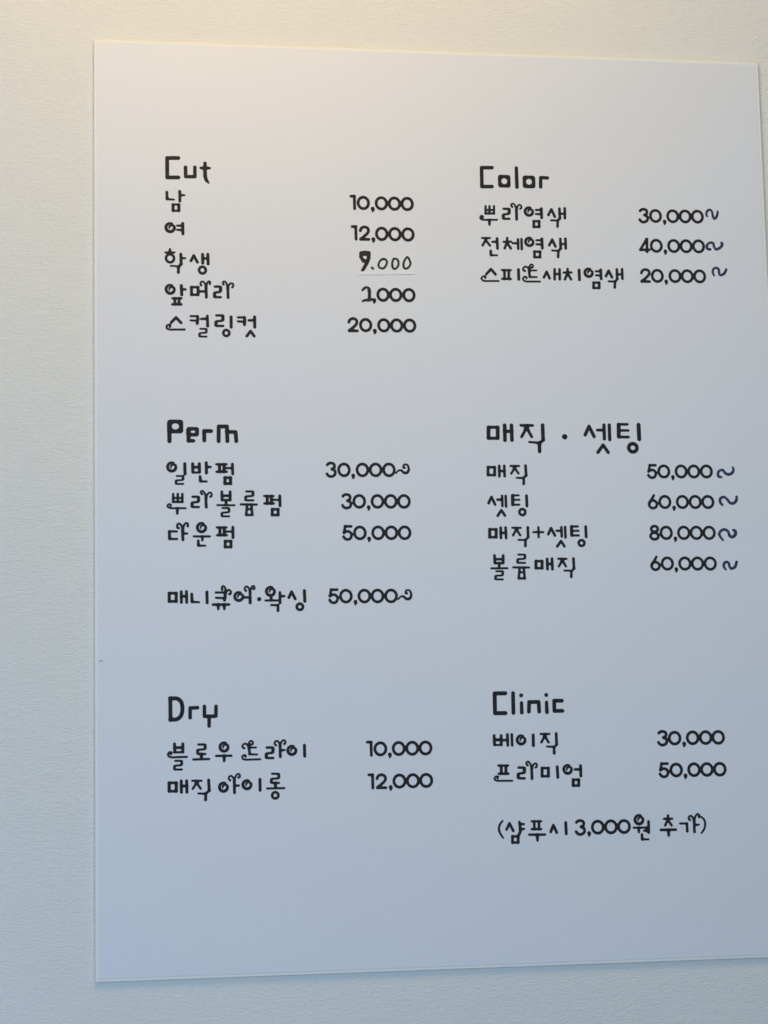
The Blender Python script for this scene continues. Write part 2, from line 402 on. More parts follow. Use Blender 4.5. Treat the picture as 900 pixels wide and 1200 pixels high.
LETTERING = [
    ('heading', 'Cut', [('p',[-227.73,295.47,1.51,-237.39,295.21,1.51,-237.44,277.88,1.51,-227.85,278.13,1.51]),('p',[-221.61,287.4,1.37,-221.5,279,1.37,-213.6,279.21,1.37,-213.53,287.62,1.37]),('p',[-204.78,291.41,1.34,-204.82,286.78,1.4,-204.77,279.97,1.46,-204.05,277.03,1.4,-202.86,275.28,1.17,-201.55,273.72,0.41]),('p',[-208.44,287.1,0.99,-205.91,287.05,1.34,-203.62,287.11,1.34,-200.86,287.18,0.99])]),
    ('service_name', '남', [('p',[-237.81,264.84,1.04,-237.67,259.07,1.16]),('p',[-237.56,258.66,0.87,-231.87,258.33,0.7]),('p',[-226.74,265.82,1.1,-226.69,257.15,1.1]),('p',[-225.85,262.48,0.99,-222.88,262.49,0.75]),('p',[-232.58,253.6,1.16,-232.62,248.77,1.16]),('p',[-227.57,253.72,1.16,-227.6,248.89,1.16]),('p',[-232.58,254.01,0.75,-227.56,254.13,0.75]),('p',[-232.62,248.36,0.75,-227.6,248.48,0.75])]),
    ('service_name', '여', [('g',[-235.16,233.48,4.85]),('p',[-224.38,237.36,1.16,-224.27,228.26,1.16]),('p',[-229.18,235.32,0.75,-225.19,235.4,0.98]),('p',[-229.09,231.68,0.75,-225.22,231.53,0.98])]),
    ('service_name', '학생', [('p',[-235.51,214.55,0.75,-235.53,211.34,1.5]),('p',[-239.39,211.43,0.72,-231.61,211.59,0.72]),('o',[-235.45,206.37,3.43,3.54,0.95]),('p',[-226.17,210.17,1.15,-226,201.58,1.15]),('p',[-225.4,206.68,0.72,-222.33,206.74,0.72]),('p',[-234.93,199.78,0.63,-230.56,199.63,0.69,-228.18,198.79,0.98]),('p',[-225.89,201.58,1.04,-228.18,199.2,1.04]),('p',[-228.29,198.62,0.98,-228.44,194.12,1.15]),('p',[-217.56,204.49,1.07,-215.13,209.22,1.07,-212.05,203.42,1.07]),('p',[-207.54,210.42,1.16,-207.44,202.69,1.16]),('p',[-203.03,210.51,1.16,-202.82,202.01,1.16]),('p',[-207.46,206.79,0.93,-203.07,206.87,0.93]),('o',[-207.78,196.48,2.88,2.95,1.01])]),
    ('service_name', '앞머리', [('g',[-235.47,179.12,4.76]),('p',[-225.98,182.53,1.19,-225.71,174.55,1.19]),('p',[-225.11,179.3,0.86,-222.43,179.34,0.86]),('p',[-233.75,171.34,0.82,-225.98,171.47,0.82]),('p',[-233.78,166.03,0.9,-226.01,166.15,0.9]),('p',[-231.64,171.13,1.07,-231.52,166.15,1.07]),('p',[-227.92,171.19,1.07,-228.12,166.2,1.07]),('p',[-217.31,181.18,1.07,-217.36,174.85,1.07]),('p',[-211.7,181.27,1.07,-211.75,174.94,1.07]),('p',[-217.31,181.34,0.9,-211.7,181.44,0.91]),('p',[-217.36,174.68,0.9,-211.76,174.77,0.9]),('p',[-211.16,177.7,0.91,-205.47,177.79,0.91]),('p',[-204.95,181.3,0.74,-204.66,177.8,1.07,-204.62,172.64,1.11]),('c',[-204.8,179.89,0.84,-205.42,183.63,0.7,-206.86,186.11,0.7,-208.65,186.24,0.7,-209.56,184.56,0.7,-208.92,183.07,0.88]),('c',[-204.72,180.3,0.84,-204.03,184.32,0.7,-202.71,186.51,0.7,-201.41,186.2,0.7,-201.42,184.53,0.88]),('p',[-197.23,182.18,0.91,-192.89,182.25,0.91,-192.39,181.61,1.3,-192.42,178.51,1.3,-192.94,177.58,0.91,-197.01,176.96,0.91,-197.53,176.19,1.3,-197.56,173.49,1.3,-197.05,172.85,0.91,-192.27,172.93,0.91]),('p',[-186.21,180.78,0.74,-186.08,178.11,1.03,-185.89,172.69,1.11]),('c',[-186.14,179.95,0.85,-186.76,183.78,0.71,-187.95,186.27,0.71,-189.5,186.74,0.71,-190.41,185.39,0.71,-189.77,184.23,0.88]),('c',[-186.06,180.2,0.85,-185.29,183.3,0.71,-183.72,185.17,0.71,-181.92,185.03,0.71,-181.29,183.2,0.71,-182.28,181.85,0.88])]),
    ('service_name', '스컬링컷', [('p',[-234.69,150.26,1.1,-230.71,154.55,1.11,-226.45,150.05,1.11]),('c',[-236.01,146.27,0.83,-235.52,147.69,0.76,-236.97,148.25,0.73,-238.59,147.07,0.73,-238.36,144.92,0.73,-235.86,143.96,0.73,-232.76,144,0.73,-228.4,144.06,0.73,-223.42,144.13,0.73]),('p',[-218.23,155.97,0.74,-212.16,155.89,0.74]),('p',[-218.26,152.24,0.74,-212.59,151.9,0.74]),('p',[-212.32,155.89,0.82,-212.17,153.57,1.15,-212.61,149.58,1.15]),('p',[-209.34,153.61,0.82,-204.46,153.84,0.99]),('p',[-203.95,156.34,0.99,-203.71,147.46,1.15]),('p',[-210.07,144.96,0.66,-205.28,145.03,0.66,-204.91,144.56,0.94,-204.93,142.31,0.94,-205.31,141.63,0.66,-210.32,141.17,0.66,-210.7,140.61,0.94,-210.72,138.65,0.94,-210.35,138.18,0.66,-204.82,138.25,0.66]),('p',[-196.12,156.88,0.9,-191.11,156.95,0.9,-190.6,156.31,1.29,-190.63,153.25,1.29,-191.15,152.33,0.9,-196.08,151.71,0.9,-196.6,150.95,1.28,-196.62,148.29,1.28,-196.12,147.65,0.9,-190.49,147.72,0.9]),('p',[-183.58,155.76,1.15,-183.55,146.73,1.15]),('o',[-187.77,141.62,2.56,2.62,0.98]),('p',[-177.58,155.38,0.84,-171.98,155.4,0.84]),('p',[-177.62,151.94,0.84,-172.2,151.61,0.84]),('p',[-172.04,155.4,0.98,-171.78,152.9,1.16,-172.11,149.1,1.15]),('p',[-168.35,152.94,0.87,-163.6,153.13,1.04]),('p',[-163.28,156.05,1.16,-163.27,147.01,1.16]),('p',[-170.17,139.11,1.07,-166.97,143.52,1.07,-163.82,139.19,1.07])]),
    ('price', '10,000', [('p',[-77.72,265.14,1.04,-74.6,265.21,1.05]),('p',[-74.61,265.03,1.1,-74.51,253.94,1.1]),('o',[-66.75,259.29,4.58,5.13,1.1]),('p',[-58.54,254.29,1.6,-58.37,253.42,1.38,-58.71,251.67,0.55]),('o',[-50.79,259.28,4.6,5.13,1.1]),('o',[-39.18,259.27,4.6,5.14,1.1]),('o',[-27.79,259.27,4.61,5.14,1.11])]),
    ('price', '12,000', [('p',[-76.99,237.82,1.04,-73.85,237.88,1.04]),('p',[-73.86,237.7,1.1,-73.75,226.58,1.1]),('c',[-69.87,234.33,1.1,-68.72,236.67,1.1,-65.99,237.73,1.1,-63.42,236.66,1.1,-62.73,234.36,1.1,-64.14,231.58,1.1,-69.52,226.84,1.1]),('p',[-69.52,226.59,1.1,-62.51,226.67,1.1]),('p',[-58.49,226.87,1.59,-58.32,226,1.37,-58.67,224.24,0.55]),('o',[-51.01,231.84,4.62,5.16,1.1]),('o',[-39.33,231.79,4.63,5.16,1.1]),('o',[-27.72,231.74,4.64,5.17,1.1])]),
    ('handwritten_price', '9.000', [('p',[-69.62,213.7,1.43,-69.77,210.48,1.43,-67.49,207.13,1.43]),('p',[-69.53,214.21,1.43,-66.18,214.53,1.77,-63.34,214.25,1.52]),('p',[-69.22,212.69,1.01,-62.86,212.99,1.01]),('p',[-62.75,214.43,1.52,-63.01,209.76,1.52,-64.51,205.66,1.43,-68.66,198.39,1.26]),('p',[-67.65,207.3,1.18,-64.47,207.53,1.18]),('p',[-60.25,201.25,0.88,-59.43,200.5,0.88]),('c',[-49.71,209.34,0.83,-52.93,207.58,0.68,-54.51,203.56,0.73,-53.05,201.21,0.78,-49.96,201.02,0.78,-47.46,204.29,0.73,-47.06,207.35,0.73,-48.96,209.18,0.87,-51.47,208.96,0.78]),('c',[-40.81,209.68,0.78,-42.13,206.76,0.73,-42.21,202.94,0.83,-40.99,200.76,0.78,-39.06,201.05,0.73,-36.9,203.89,0.73,-36.91,207.54,0.78,-38.46,209.64,0.73,-40.48,209.51,0.68]),('c',[-29.09,211.43,0.68,-31.61,207.81,0.78,-32.37,203.55,0.83,-31.33,201.27,0.78,-29.14,201.23,0.78,-26.82,203.65,0.73,-26.16,206.64,0.73,-27.84,210.69,0.73,-29.01,211.26,0.68])]),
    ('handwritten_numeral', '2', [('c',[-68.99,181.06,0.77,-67.45,182.77,0.97,-65.43,183.73,0.87,-63.45,182.67,1.06,-62.92,179.98,1.16]),('p',[-62.97,181.66,1.09,-62.89,177.19,1.22,-63.23,172.55,1.22]),('c',[-69,171.44,0.77,-66.82,172.24,0.96,-63.48,172.54,1.06,-59.96,173.27,0.82])]),
    ('price', ',000', [('p',[-58.81,172.44,1.58,-58.64,171.58,1.36,-58.98,169.85,0.55]),('o',[-50.94,177.38,4.57,5.07,1.09]),('o',[-39.73,177.4,4.58,5.08,1.09]),('o',[-28.07,177.42,4.59,5.08,1.1])]),
    ('price', '20,000', [('c',[-81.43,152.57,1.09,-80.3,154.86,1.09,-77.61,155.88,1.09,-75.08,154.81,1.09,-74.4,152.55,1.09,-75.78,149.83,1.09,-81.08,145.23,1.08]),('p',[-81.08,144.98,1.08,-74.17,145.01,1.09]),('o',[-66.74,150.18,4.54,5.04,1.09]),('p',[-58.84,145.28,1.58,-58.68,144.42,1.36,-59.02,142.7,0.54]),('o',[-50.83,150.2,4.56,5.05,1.09]),('o',[-39.46,150.2,4.57,5.06,1.09]),('o',[-28,150.21,4.58,5.06,1.09])]),
    ('heading', 'Color', [('p',[49.09,294.2,1.47,39.73,293.95,1.47,39.53,276.73,1.46,48.7,276.96,1.46]),('d',[59.91,282.09,5.5,5.64,2.24,59.91,282.09,2.84,2.86]),('p',[71.19,294.52,1.39,71.28,277.01,1.47]),('d',[82.37,282.05,5.61,5.65,2.24,82.37,282.14,2.85,2.87]),('p',[92.85,277.72,1.39,93.11,286.23,1.39,99.25,286.13,1.39])]),
    ('service_name', '뿌리염색', [('p',[42.37,258.97,0.82,42.19,252.35,0.82]),('p',[45.96,259.06,0.83,45.78,252.43,0.82]),('p',[49.97,259.15,0.83,49.79,252.53,0.83]),('p',[42.27,255.45,0.67,49.87,255.63,0.67]),('p',[42.19,252.25,0.77,49.78,252.42,0.77]),('c',[39.2,248.05,0.8,39.76,249.61,0.74,38.44,250.1,0.7,37.37,248.63,0.7,38.15,246.99,0.7,41.11,246.54,0.7,43.93,246.61,0.7,47.88,246.7,0.7,52.4,246.8,0.7]),('p',[45.61,246.23,1.24,45.4,242.3,0.93]),('p',[58.67,256.9,0.89,63.15,257.01,0.9,63.64,256.38,1.28,63.55,253.37,1.27,63.02,252.47,0.89,58.73,251.83,0.89,58.21,251.08,1.27,58.13,248.45,1.27,58.62,247.83,0.89,63.6,247.94,0.89]),('p',[70.06,256.3,0.83,70.17,253.2,1.14,70.12,247.71,1.14]),('c',[70.12,255.06,0.83,69.61,258.78,0.69,68.04,261.44,0.69,66.29,261.61,0.69,65.53,260.14,0.69,66.52,258.81,0.87]),('c',[70.23,255.27,0.83,70.95,258.6,0.69,72.45,260.71,0.69,74.3,260.34,0.69,74.76,258.49,0.69,73.7,257.42,0.87]),('g',[81.47,254.91,4.66]),('p',[87.92,256.51,0.83,92.37,256.61,0.83]),('p',[87.81,252.87,0.83,92.25,252.77,0.83]),('p',[92.83,257.87,1.14,92.88,249.57,1.14]),('p',[85.64,246.09,1.04,85.49,241.21,1.03]),('p',[90.5,246.19,1.04,90.35,241.32,1.04]),('p',[85.65,246.24,0.88,90.51,246.35,0.88]),('p',[85.49,241.06,0.88,90.35,241.16,0.88]),('p',[99.07,252.2,1.04,102.03,257.46,1.04,104.83,250.87,1.04]),('p',[109.32,258.25,1.04,109.45,249.42,1.04]),('p',[114.21,258.57,1.04,114.02,249.62,1.04]),('p',[109.37,253.57,0.78,114.05,253.68,0.78]),('p',[101.4,247.37,0.73,107.1,247.39,0.73]),('p',[109.45,249.42,0.94,107.51,247.19,0.83]),('p',[107.4,246.98,0.93,107.03,241.79,1.04])]),
    ('service_name', '전체염색', [('p',[38.41,229.99,0.77,45.58,230.14,0.77]),('p',[42.39,229.66,0.92,38.74,223.31,0.92]),('p',[41.73,228,0.92,45.39,223.24,0.92]),('p',[47.53,226.68,0.82,51.85,226.97,0.93]),('p',[51.93,229.86,1.08,52.09,220.8,1.08]),('p',[45.88,218.62,1.03,46.09,215.02,1.13]),('p',[46.07,214.51,0.77,51.61,214.61,0.67]),('p',[61.08,230.46,0.93,60.99,227.37,0.93]),('p',[57.8,226.89,0.82,64.38,227.23,0.82]),('p',[60.97,226.75,0.98,58.56,221.13,0.98]),('p',[60.76,226.33,0.98,64.1,221.04,0.98]),('p',[65.88,225.82,0.82,70.61,225.91,0.82]),('p',[70.82,229.43,0.98,70.77,220.86,0.98]),('p',[74.01,229.7,0.98,73.96,220.72,0.98]),('g',[81.05,227.37,4.65]),('p',[87.6,228.95,0.83,92.14,229.04,0.83]),('p',[87.49,225.33,0.83,92.02,225.21,0.83]),('p',[92.49,230.39,1.14,92.64,221.81,1.14]),('p',[85.42,218.47,1.03,85.28,213.72,1.03]),('p',[90.48,218.57,1.03,90.33,213.82,1.03]),('p',[85.43,218.62,0.88,90.48,218.72,0.88]),('p',[85.27,213.57,0.88,90.33,213.66,0.88]),('p',[98.93,224.63,1.03,101.88,229.76,1.04,104.58,223.6,1.04]),('p',[109.26,230.64,1.04,109.29,221.94,1.04]),('p',[113.93,230.94,1.04,113.95,222.03,1.04]),('p',[109.32,225.98,0.78,113.77,226.07,0.78]),('p',[101.47,219.92,0.72,106.95,219.82,0.72]),('p',[109.19,221.94,0.93,107.36,219.73,0.83]),('p',[107.14,219.41,0.93,106.76,214.14,1.03])]),
    ('service_name', '스피드새치염색', [('p',[41.49,197.57,1.07,45.7,202,1.07,49.66,197.37,1.07]),('c',[40.37,193.96,0.77,40.57,195.16,0.7,38.79,195.47,0.67,36.97,193.9,0.67,37.77,192.04,0.67,40.55,191.23,0.67,43.53,191.29,0.67,47.7,191.36,0.67,52.48,191.44,0.67]),('p',[55.4,201.33,0.77,63.6,201.39,0.77]),('p',[55.52,193.37,0.85,63.37,193.51,0.86]),('p',[57.78,201.11,1.03,57.74,193.5,1.03]),('p',[61.71,201.18,1.03,61.5,193.56,1.03]),('p',[70.46,202.03,1.16,70.46,193.29,1.16]),('p',[80.07,202.63,0.77,80.13,198.78,1.03,80.47,196.04,1.03]),('p',[80.55,201.44,0.64,86.56,201.55,0.64]),('p',[80.37,195.52,0.69,86.63,195.63,0.69]),('c',[80.35,200.49,0.82,79.24,203.48,0.68,77.14,204.9,0.68,75.04,203.66,0.68,74.73,201.68,0.68,76.33,200.94,0.85]),('c',[80.23,202.21,0.82,80.48,204.96,0.68,81.91,206.87,0.68,83.52,206.21,0.68,83.38,204.32,0.68,82,204.13,0.85]),('c',[77.42,194.27,0.77,77.37,195.47,0.71,75.66,195.61,0.67,74.33,194.05,0.67,75.13,192.18,0.67,77.34,191.44,0.67,80.42,191.48,0.68,84.74,191.52,0.68,89.68,191.57,0.68]),('p',[93.23,195.41,1.03,95.88,200.52,1.03,98.36,194.64,1.03]),('p',[103.18,202.88,1.03,102.9,193.86,1.03]),('p',[107.66,202.97,1.03,107.54,193.86,1.03]),('p',[103.05,198.59,0.82,107.53,198.67,0.82]),('p',[115.01,203.53,0.95,114.92,200.69,0.95]),('p',[111.28,200.11,0.82,118.44,200.32,0.82]),('p',[114.89,200,0.99,112.2,193.94,0.99]),('p',[114.87,199.4,0.95,117.89,194.04,0.95]),('p',[125.42,202.6,1.17,125.48,193.83,1.16]),('g',[134.08,200.35,4.67]),('p',[140.71,201.76,0.82,144.78,201.83,0.82]),('p',[140.76,198.14,0.82,144.65,198.04,0.82]),('p',[145.18,203.22,1.13,145.32,194.95,1.12]),('p',[138.27,191.29,1.04,138.11,186.73,1.04]),('p',[143.38,191.38,1.04,143.22,186.82,1.04]),('p',[138.28,191.47,0.86,143.39,191.55,0.86]),('p',[138.11,186.56,0.86,143.22,186.65,0.86]),('p',[149.84,197.61,1.08,152.44,202.49,1.08,155.27,196.5,1.08]),('p',[159.96,203.84,1.04,160,195.2,1.04]),('p',[164.75,204.1,1.04,164.79,195.46,1.04]),('p',[159.97,199.35,0.82,164.67,199.43,0.82]),('p',[152.1,192.91,0.74,157.65,192.75,0.74]),('p',[160,195.2,0.95,158.18,192.84,0.87]),('p',[157.9,192.41,0.95,157.46,187.4,1.08])]),
    ('price', '30,000', [('c',[183.31,257.84,1.05,184.72,259.11,1.05,186.84,259.46,1.05,189.05,258.71,1.05,189.66,256.87,1.05,188.91,255,1.05,187.39,254.16,1.05]),('c',[187.39,254.16,1.05,189.34,253.16,1.05,190.12,251.08,1.05,189.17,248.83,1.05,186.39,247.6,1.05,183.94,248.35,1.05,182.76,249.93,1.05]),('o',[197.46,253.54,4.71,5.14,1.05]),('p',[205.7,248.64,1.53,205.86,247.78,1.32,205.48,246.04,0.53]),('o',[213.4,253.64,4.72,5.15,1.05]),('o',[224.93,253.71,4.73,5.15,1.06]),('o',[236.37,253.79,4.74,5.16,1.06])]),
    ('handwritten_tilde', '~', [('c',[245.53,254.31,0.69,244.76,256.39,0.83,245.73,259.05,0.96,248.12,260.47,0.9,250.18,258.83,0.83,250.76,254.95,0.96,252.03,252.35,1.03,254,253.66,1.03,255.19,256.63,0.96,255.51,259.06,0.76])]),
    ('price', '40,000', [('p',[188.29,231.94,1,182.3,222.27,0.99]),('p',[182.42,222.15,0.99,190.54,222.31,0.99]),('p',[188.67,232.08,1.05,188.35,220.41,1.05]),('o',[197.14,226.15,4.75,5.17,1.05]),('p',[205.36,221.23,1.52,205.52,220.37,1.31,205.14,218.62,0.52]),('o',[213.25,226.26,4.76,5.18,1.05]),('o',[224.76,226.33,4.77,5.18,1.05]),('o',[236.3,226.41,4.78,5.19,1.05])]),
    ('handwritten_tilde', '~', [('c',[247.21,223.91,0.96,244.68,224.28,1.1,243.95,226.99,1.03,246.62,229.87,0.89,250,229.62,1.03,250.72,226.6,0.96,252.52,224.01,1.03,256.63,225.77,1.1,258.47,228.85,1.17,257.89,230.2,1.03])]),
    ('price', '20,000', [('c',[182.34,200.93,1.04,183.55,203.24,1.04,186.33,204.28,1.04,188.91,203.21,1.04,189.57,200.94,1.04,188.09,198.19,1.04,182.56,193.53,1.04]),('p',[182.55,193.28,1.04,189.65,193.34,1.04]),('o',[197.02,198.61,4.74,5.15,1.05]),('p',[205.02,193.71,1.52,205.17,192.85,1.31,204.79,191.11,0.52]),('o',[213.31,198.72,4.75,5.16,1.05]),('o',[224.7,198.8,4.76,5.16,1.05]),('o',[236.21,198.88,4.77,5.17,1.05])]),
    ('handwritten_tilde', '~', [('c',[249.58,199.96,0.75,248.54,202.76,0.89,249.41,205.8,0.96,252.01,207.1,0.89,254.26,205.26,1.03,254.53,201.51,0.96,256.17,200.28,0.96,259.44,202.22,1.03,261.18,205.6,1.03])]),
    ('heading', 'Perm', [('d',[-231.98,59.97,6.58,5.75,2.3,-231.94,60.06,3.35,2.79]),('p',[-236.95,62.81,1.65,-236.96,47.37,1.64]),('d',[-217.26,55.55,5.18,3.96,2.12,-217.21,55.55,2.57,1.26]),('p',[-220.83,56.61,1.56,-220.72,47.99,1.56]),('p',[-220.9,47.72,1.34,-216.57,47.74,1.34]),('p',[-207.45,48.14,1.52,-207.56,56.24,1.52,-201.62,56.18,1.52]),('p',[-195.31,47.56,1.52,-195.1,60.18,1.52,-188.07,60.22,1.52,-187.84,47.6,1.52]),('p',[-188.29,55.71,1.34,-180.73,55.39,1.52,-180.28,47.63,1.52])]),
    ('service_name', '일반펌', [('g',[-235.17,25.18,4.7]),('p',[-224.14,27.98,1.2,-224.03,19.3,1.2]),('p',[-231.01,17.46,0.67,-226.06,17.47,0.67,-225.69,16.99,0.95,-225.71,14.74,0.95,-226.09,14.07,0.67,-231.29,13.66,0.67,-231.67,13.11,0.95,-231.68,11.15,0.95,-231.31,10.67,0.67,-225.59,10.68,0.67]),('p',[-217.52,27.91,1.16,-217.4,21.11,1.16]),('p',[-211.87,27.93,1.16,-211.75,21.12,1.16]),('p',[-217.19,25.04,0.98,-212.07,25.06,0.98]),('p',[-217.23,20.48,0.76,-211.93,20.49,0.76]),('p',[-206.02,28.84,1.16,-205.92,20.15,1.16]),('p',[-205.26,25.34,1.07,-202.25,25.26,0.8]),('p',[-211.34,16.91,1.07,-211.02,13.6,1.24]),('p',[-211.02,12.89,0.89,-205.72,12.81,0.71]),('p',[-197.45,27.61,0.8,-188.76,27.63,0.8]),('p',[-197.33,21.15,0.85,-188.64,21.17,0.85]),('p',[-194.79,27.26,1.2,-194.67,21.34,1.2]),('p',[-190.89,27.27,1.2,-190.95,21.34,1.2]),('p',[-189.32,24.4,0.8,-184,24.23,0.8]),('p',[-183.78,27.73,1.07,-183.6,19.3,1.07]),('p',[-190.25,15.92,1.2,-190.3,11.17,1.2]),('p',[-185.46,15.93,1.2,-185.51,11.18,1.2]),('p',[-190.25,16.14,0.98,-185.46,16.15,0.98]),('p',[-190.3,10.95,0.98,-185.51,10.95,0.98])]),
    ('service_name', '뿌리볼륨펌', [('p',[-234.1,2.01,0.9,-234.14,-4.46,0.9]),('p',[-230.26,2.01,0.9,-230.31,-4.46,0.9]),('p',[-226.43,2.01,0.9,-226.47,-4.47,0.9]),('p',[-234.12,-1.36,0.64,-226.45,-1.36,0.64]),('p',[-234.14,-4.72,0.77,-226.48,-4.72,0.77]),('c',[-236.47,-8.6,0.77,-236.2,-7.05,0.71,-237.86,-6.66,0.67,-239.02,-7.96,0.67,-238.13,-9.38,0.67,-235.58,-10.03,0.67,-232.62,-10.03,0.67,-228.46,-10.03,0.68,-223.7,-10.04,0.68]),('p',[-230.73,-10.42,1.16,-230.76,-14.56,0.9]),('p',[-217.84,-0.28,0.86,-213.29,-0.27,0.86,-212.81,-0.89,1.23,-212.83,-3.8,1.23,-213.33,-4.66,0.86,-217.73,-5.18,0.86,-218.23,-5.89,1.23,-218.25,-8.43,1.23,-217.76,-9.04,0.86,-212.68,-9.05,0.86]),('p',[-206.59,-1.48,0.77,-206.48,-4.34,1.03,-206.27,-9.14,1.1]),('c',[-206.47,-2.26,0.85,-207.07,1.5,0.71,-208.72,4.36,0.71,-210.39,4.36,0.71,-210.66,2.93,0.71,-209.77,2.02,0.89]),('c',[-206.47,-2.26,0.85,-205.54,1.11,0.71,-203.72,3.19,0.71,-201.93,2.68,0.71,-201.69,0.6,0.71,-202.72,-0.18,0.89]),('p',[-193.04,3.98,1.04,-192.84,-2.78,1.03]),('p',[-185.95,3.99,1.04,-186.02,-2.78,1.04]),('p',[-192.81,0.6,0.97,-186.11,0.6,0.97]),('p',[-192.85,-3.17,0.84,-186.02,-3.17,0.84]),('p',[-189.51,-3.69,1.16,-189.54,-6.94,0.91]),('p',[-196.88,-7.46,0.71,-182.33,-7.59,0.71]),('p',[-192.48,-9.97,0.69,-187.47,-9.98,0.69,-187.08,-10.47,0.99,-187.11,-12.81,0.99,-187.51,-13.5,0.69,-192.74,-13.91,0.69,-193.13,-14.49,0.99,-193.15,-16.52,0.99,-192.77,-17.02,0.69,-186.99,-17.02,0.69]),('p',[-172.13,4.28,0.75,-166.9,4.29,0.75,-166.48,3.75,1.07,-166.51,1.23,1.07,-166.94,0.48,0.75,-172.37,0.02,0.75,-172.8,-0.6,1.07,-172.83,-2.8,1.07,-172.41,-3.33,0.75,-166.39,-3.33,0.75]),('p',[-177.03,-6.81,0.78,-163.34,-6.95,0.78]),('p',[-171.62,-7.21,0.97,-172.48,-15.4,0.97]),('p',[-168,-7.21,0.97,-167.32,-15.41,0.97]),('p',[-171.66,-10.85,0.71,-168.04,-10.85,0.71]),('p',[-172.49,-15.92,0.84,-167.33,-15.93,0.84]),('p',[-157.04,0.35,0.78,-149,0.35,0.78]),('p',[-156.86,-6.04,0.84,-148.82,-6.04,0.85]),('p',[-154.45,0.09,1.17,-154.39,-5.91,1.17]),('p',[-150.82,0.09,1.17,-150.89,-5.91,1.17]),('p',[-149.3,-2.91,0.78,-143.72,-2.91,0.78]),('p',[-143.67,0.48,1.11,-143.53,-8,1.11]),('p',[-150.25,-11.19,1.1,-150.31,-15.75,1.1]),('p',[-145.19,-11.2,1.11,-145.25,-15.76,1.1]),('p',[-150.25,-11,0.91,-145.19,-11,0.91]),('p',[-150.31,-15.95,0.91,-145.26,-15.95,0.91])]),
    ('service_name', '다운펌', [('p',[-237.63,-29.78,0.83,-231.38,-29.79,0.83]),('p',[-237.5,-30.04,1.09,-237.41,-35.58,1.15]),('p',[-237.41,-36.22,0.83,-231.17,-36.24,0.83]),('p',[-226.52,-28.39,0.83,-226.42,-31.48,1.09,-226.2,-36.9,1.09]),('c',[-226.4,-29.42,0.94,-227.01,-25.8,0.78,-228.78,-23.35,0.78,-230.7,-23.99,0.78,-230.97,-26.31,0.78,-229.7,-26.96,0.98]),('c',[-226.27,-29.16,0.94,-225.35,-25.03,0.78,-223.67,-22.84,0.78,-222.01,-23.36,0.78,-222.03,-25.3,0.98]),('p',[-225.52,-31.62,0.9,-222.46,-31.62,0.71]),('g',[-210.39,-26.61,4.76]),('p',[-216.98,-34.09,0.77,-203.54,-34.13,0.77]),('p',[-209.82,-34.5,1.09,-209.85,-37.47,0.84]),('p',[-213.3,-37.72,0.96,-213.21,-41.33,1.09]),('p',[-213.21,-41.97,0.83,-207.45,-41.99,0.64]),('p',[-197.57,-26.51,0.77,-189.35,-26.53,0.77]),('p',[-197.38,-33.11,0.84,-189.16,-33.14,0.84]),('p',[-195.01,-26.91,1.16,-194.94,-32.86,1.16]),('p',[-191.28,-26.92,1.16,-191.34,-32.87,1.16]),('p',[-189.64,-30.03,0.77,-184.11,-30.04,0.77]),('p',[-183.95,-26.41,1.1,-183.91,-35.22,1.1]),('p',[-190.56,-38.37,1.1,-190.61,-43.02,1.09]),('p',[-185.68,-38.39,1.1,-185.73,-43.04,1.1]),('p',[-190.56,-38.18,0.9,-185.68,-38.19,0.9]),('p',[-190.61,-43.22,0.9,-185.73,-43.24,0.9])]),
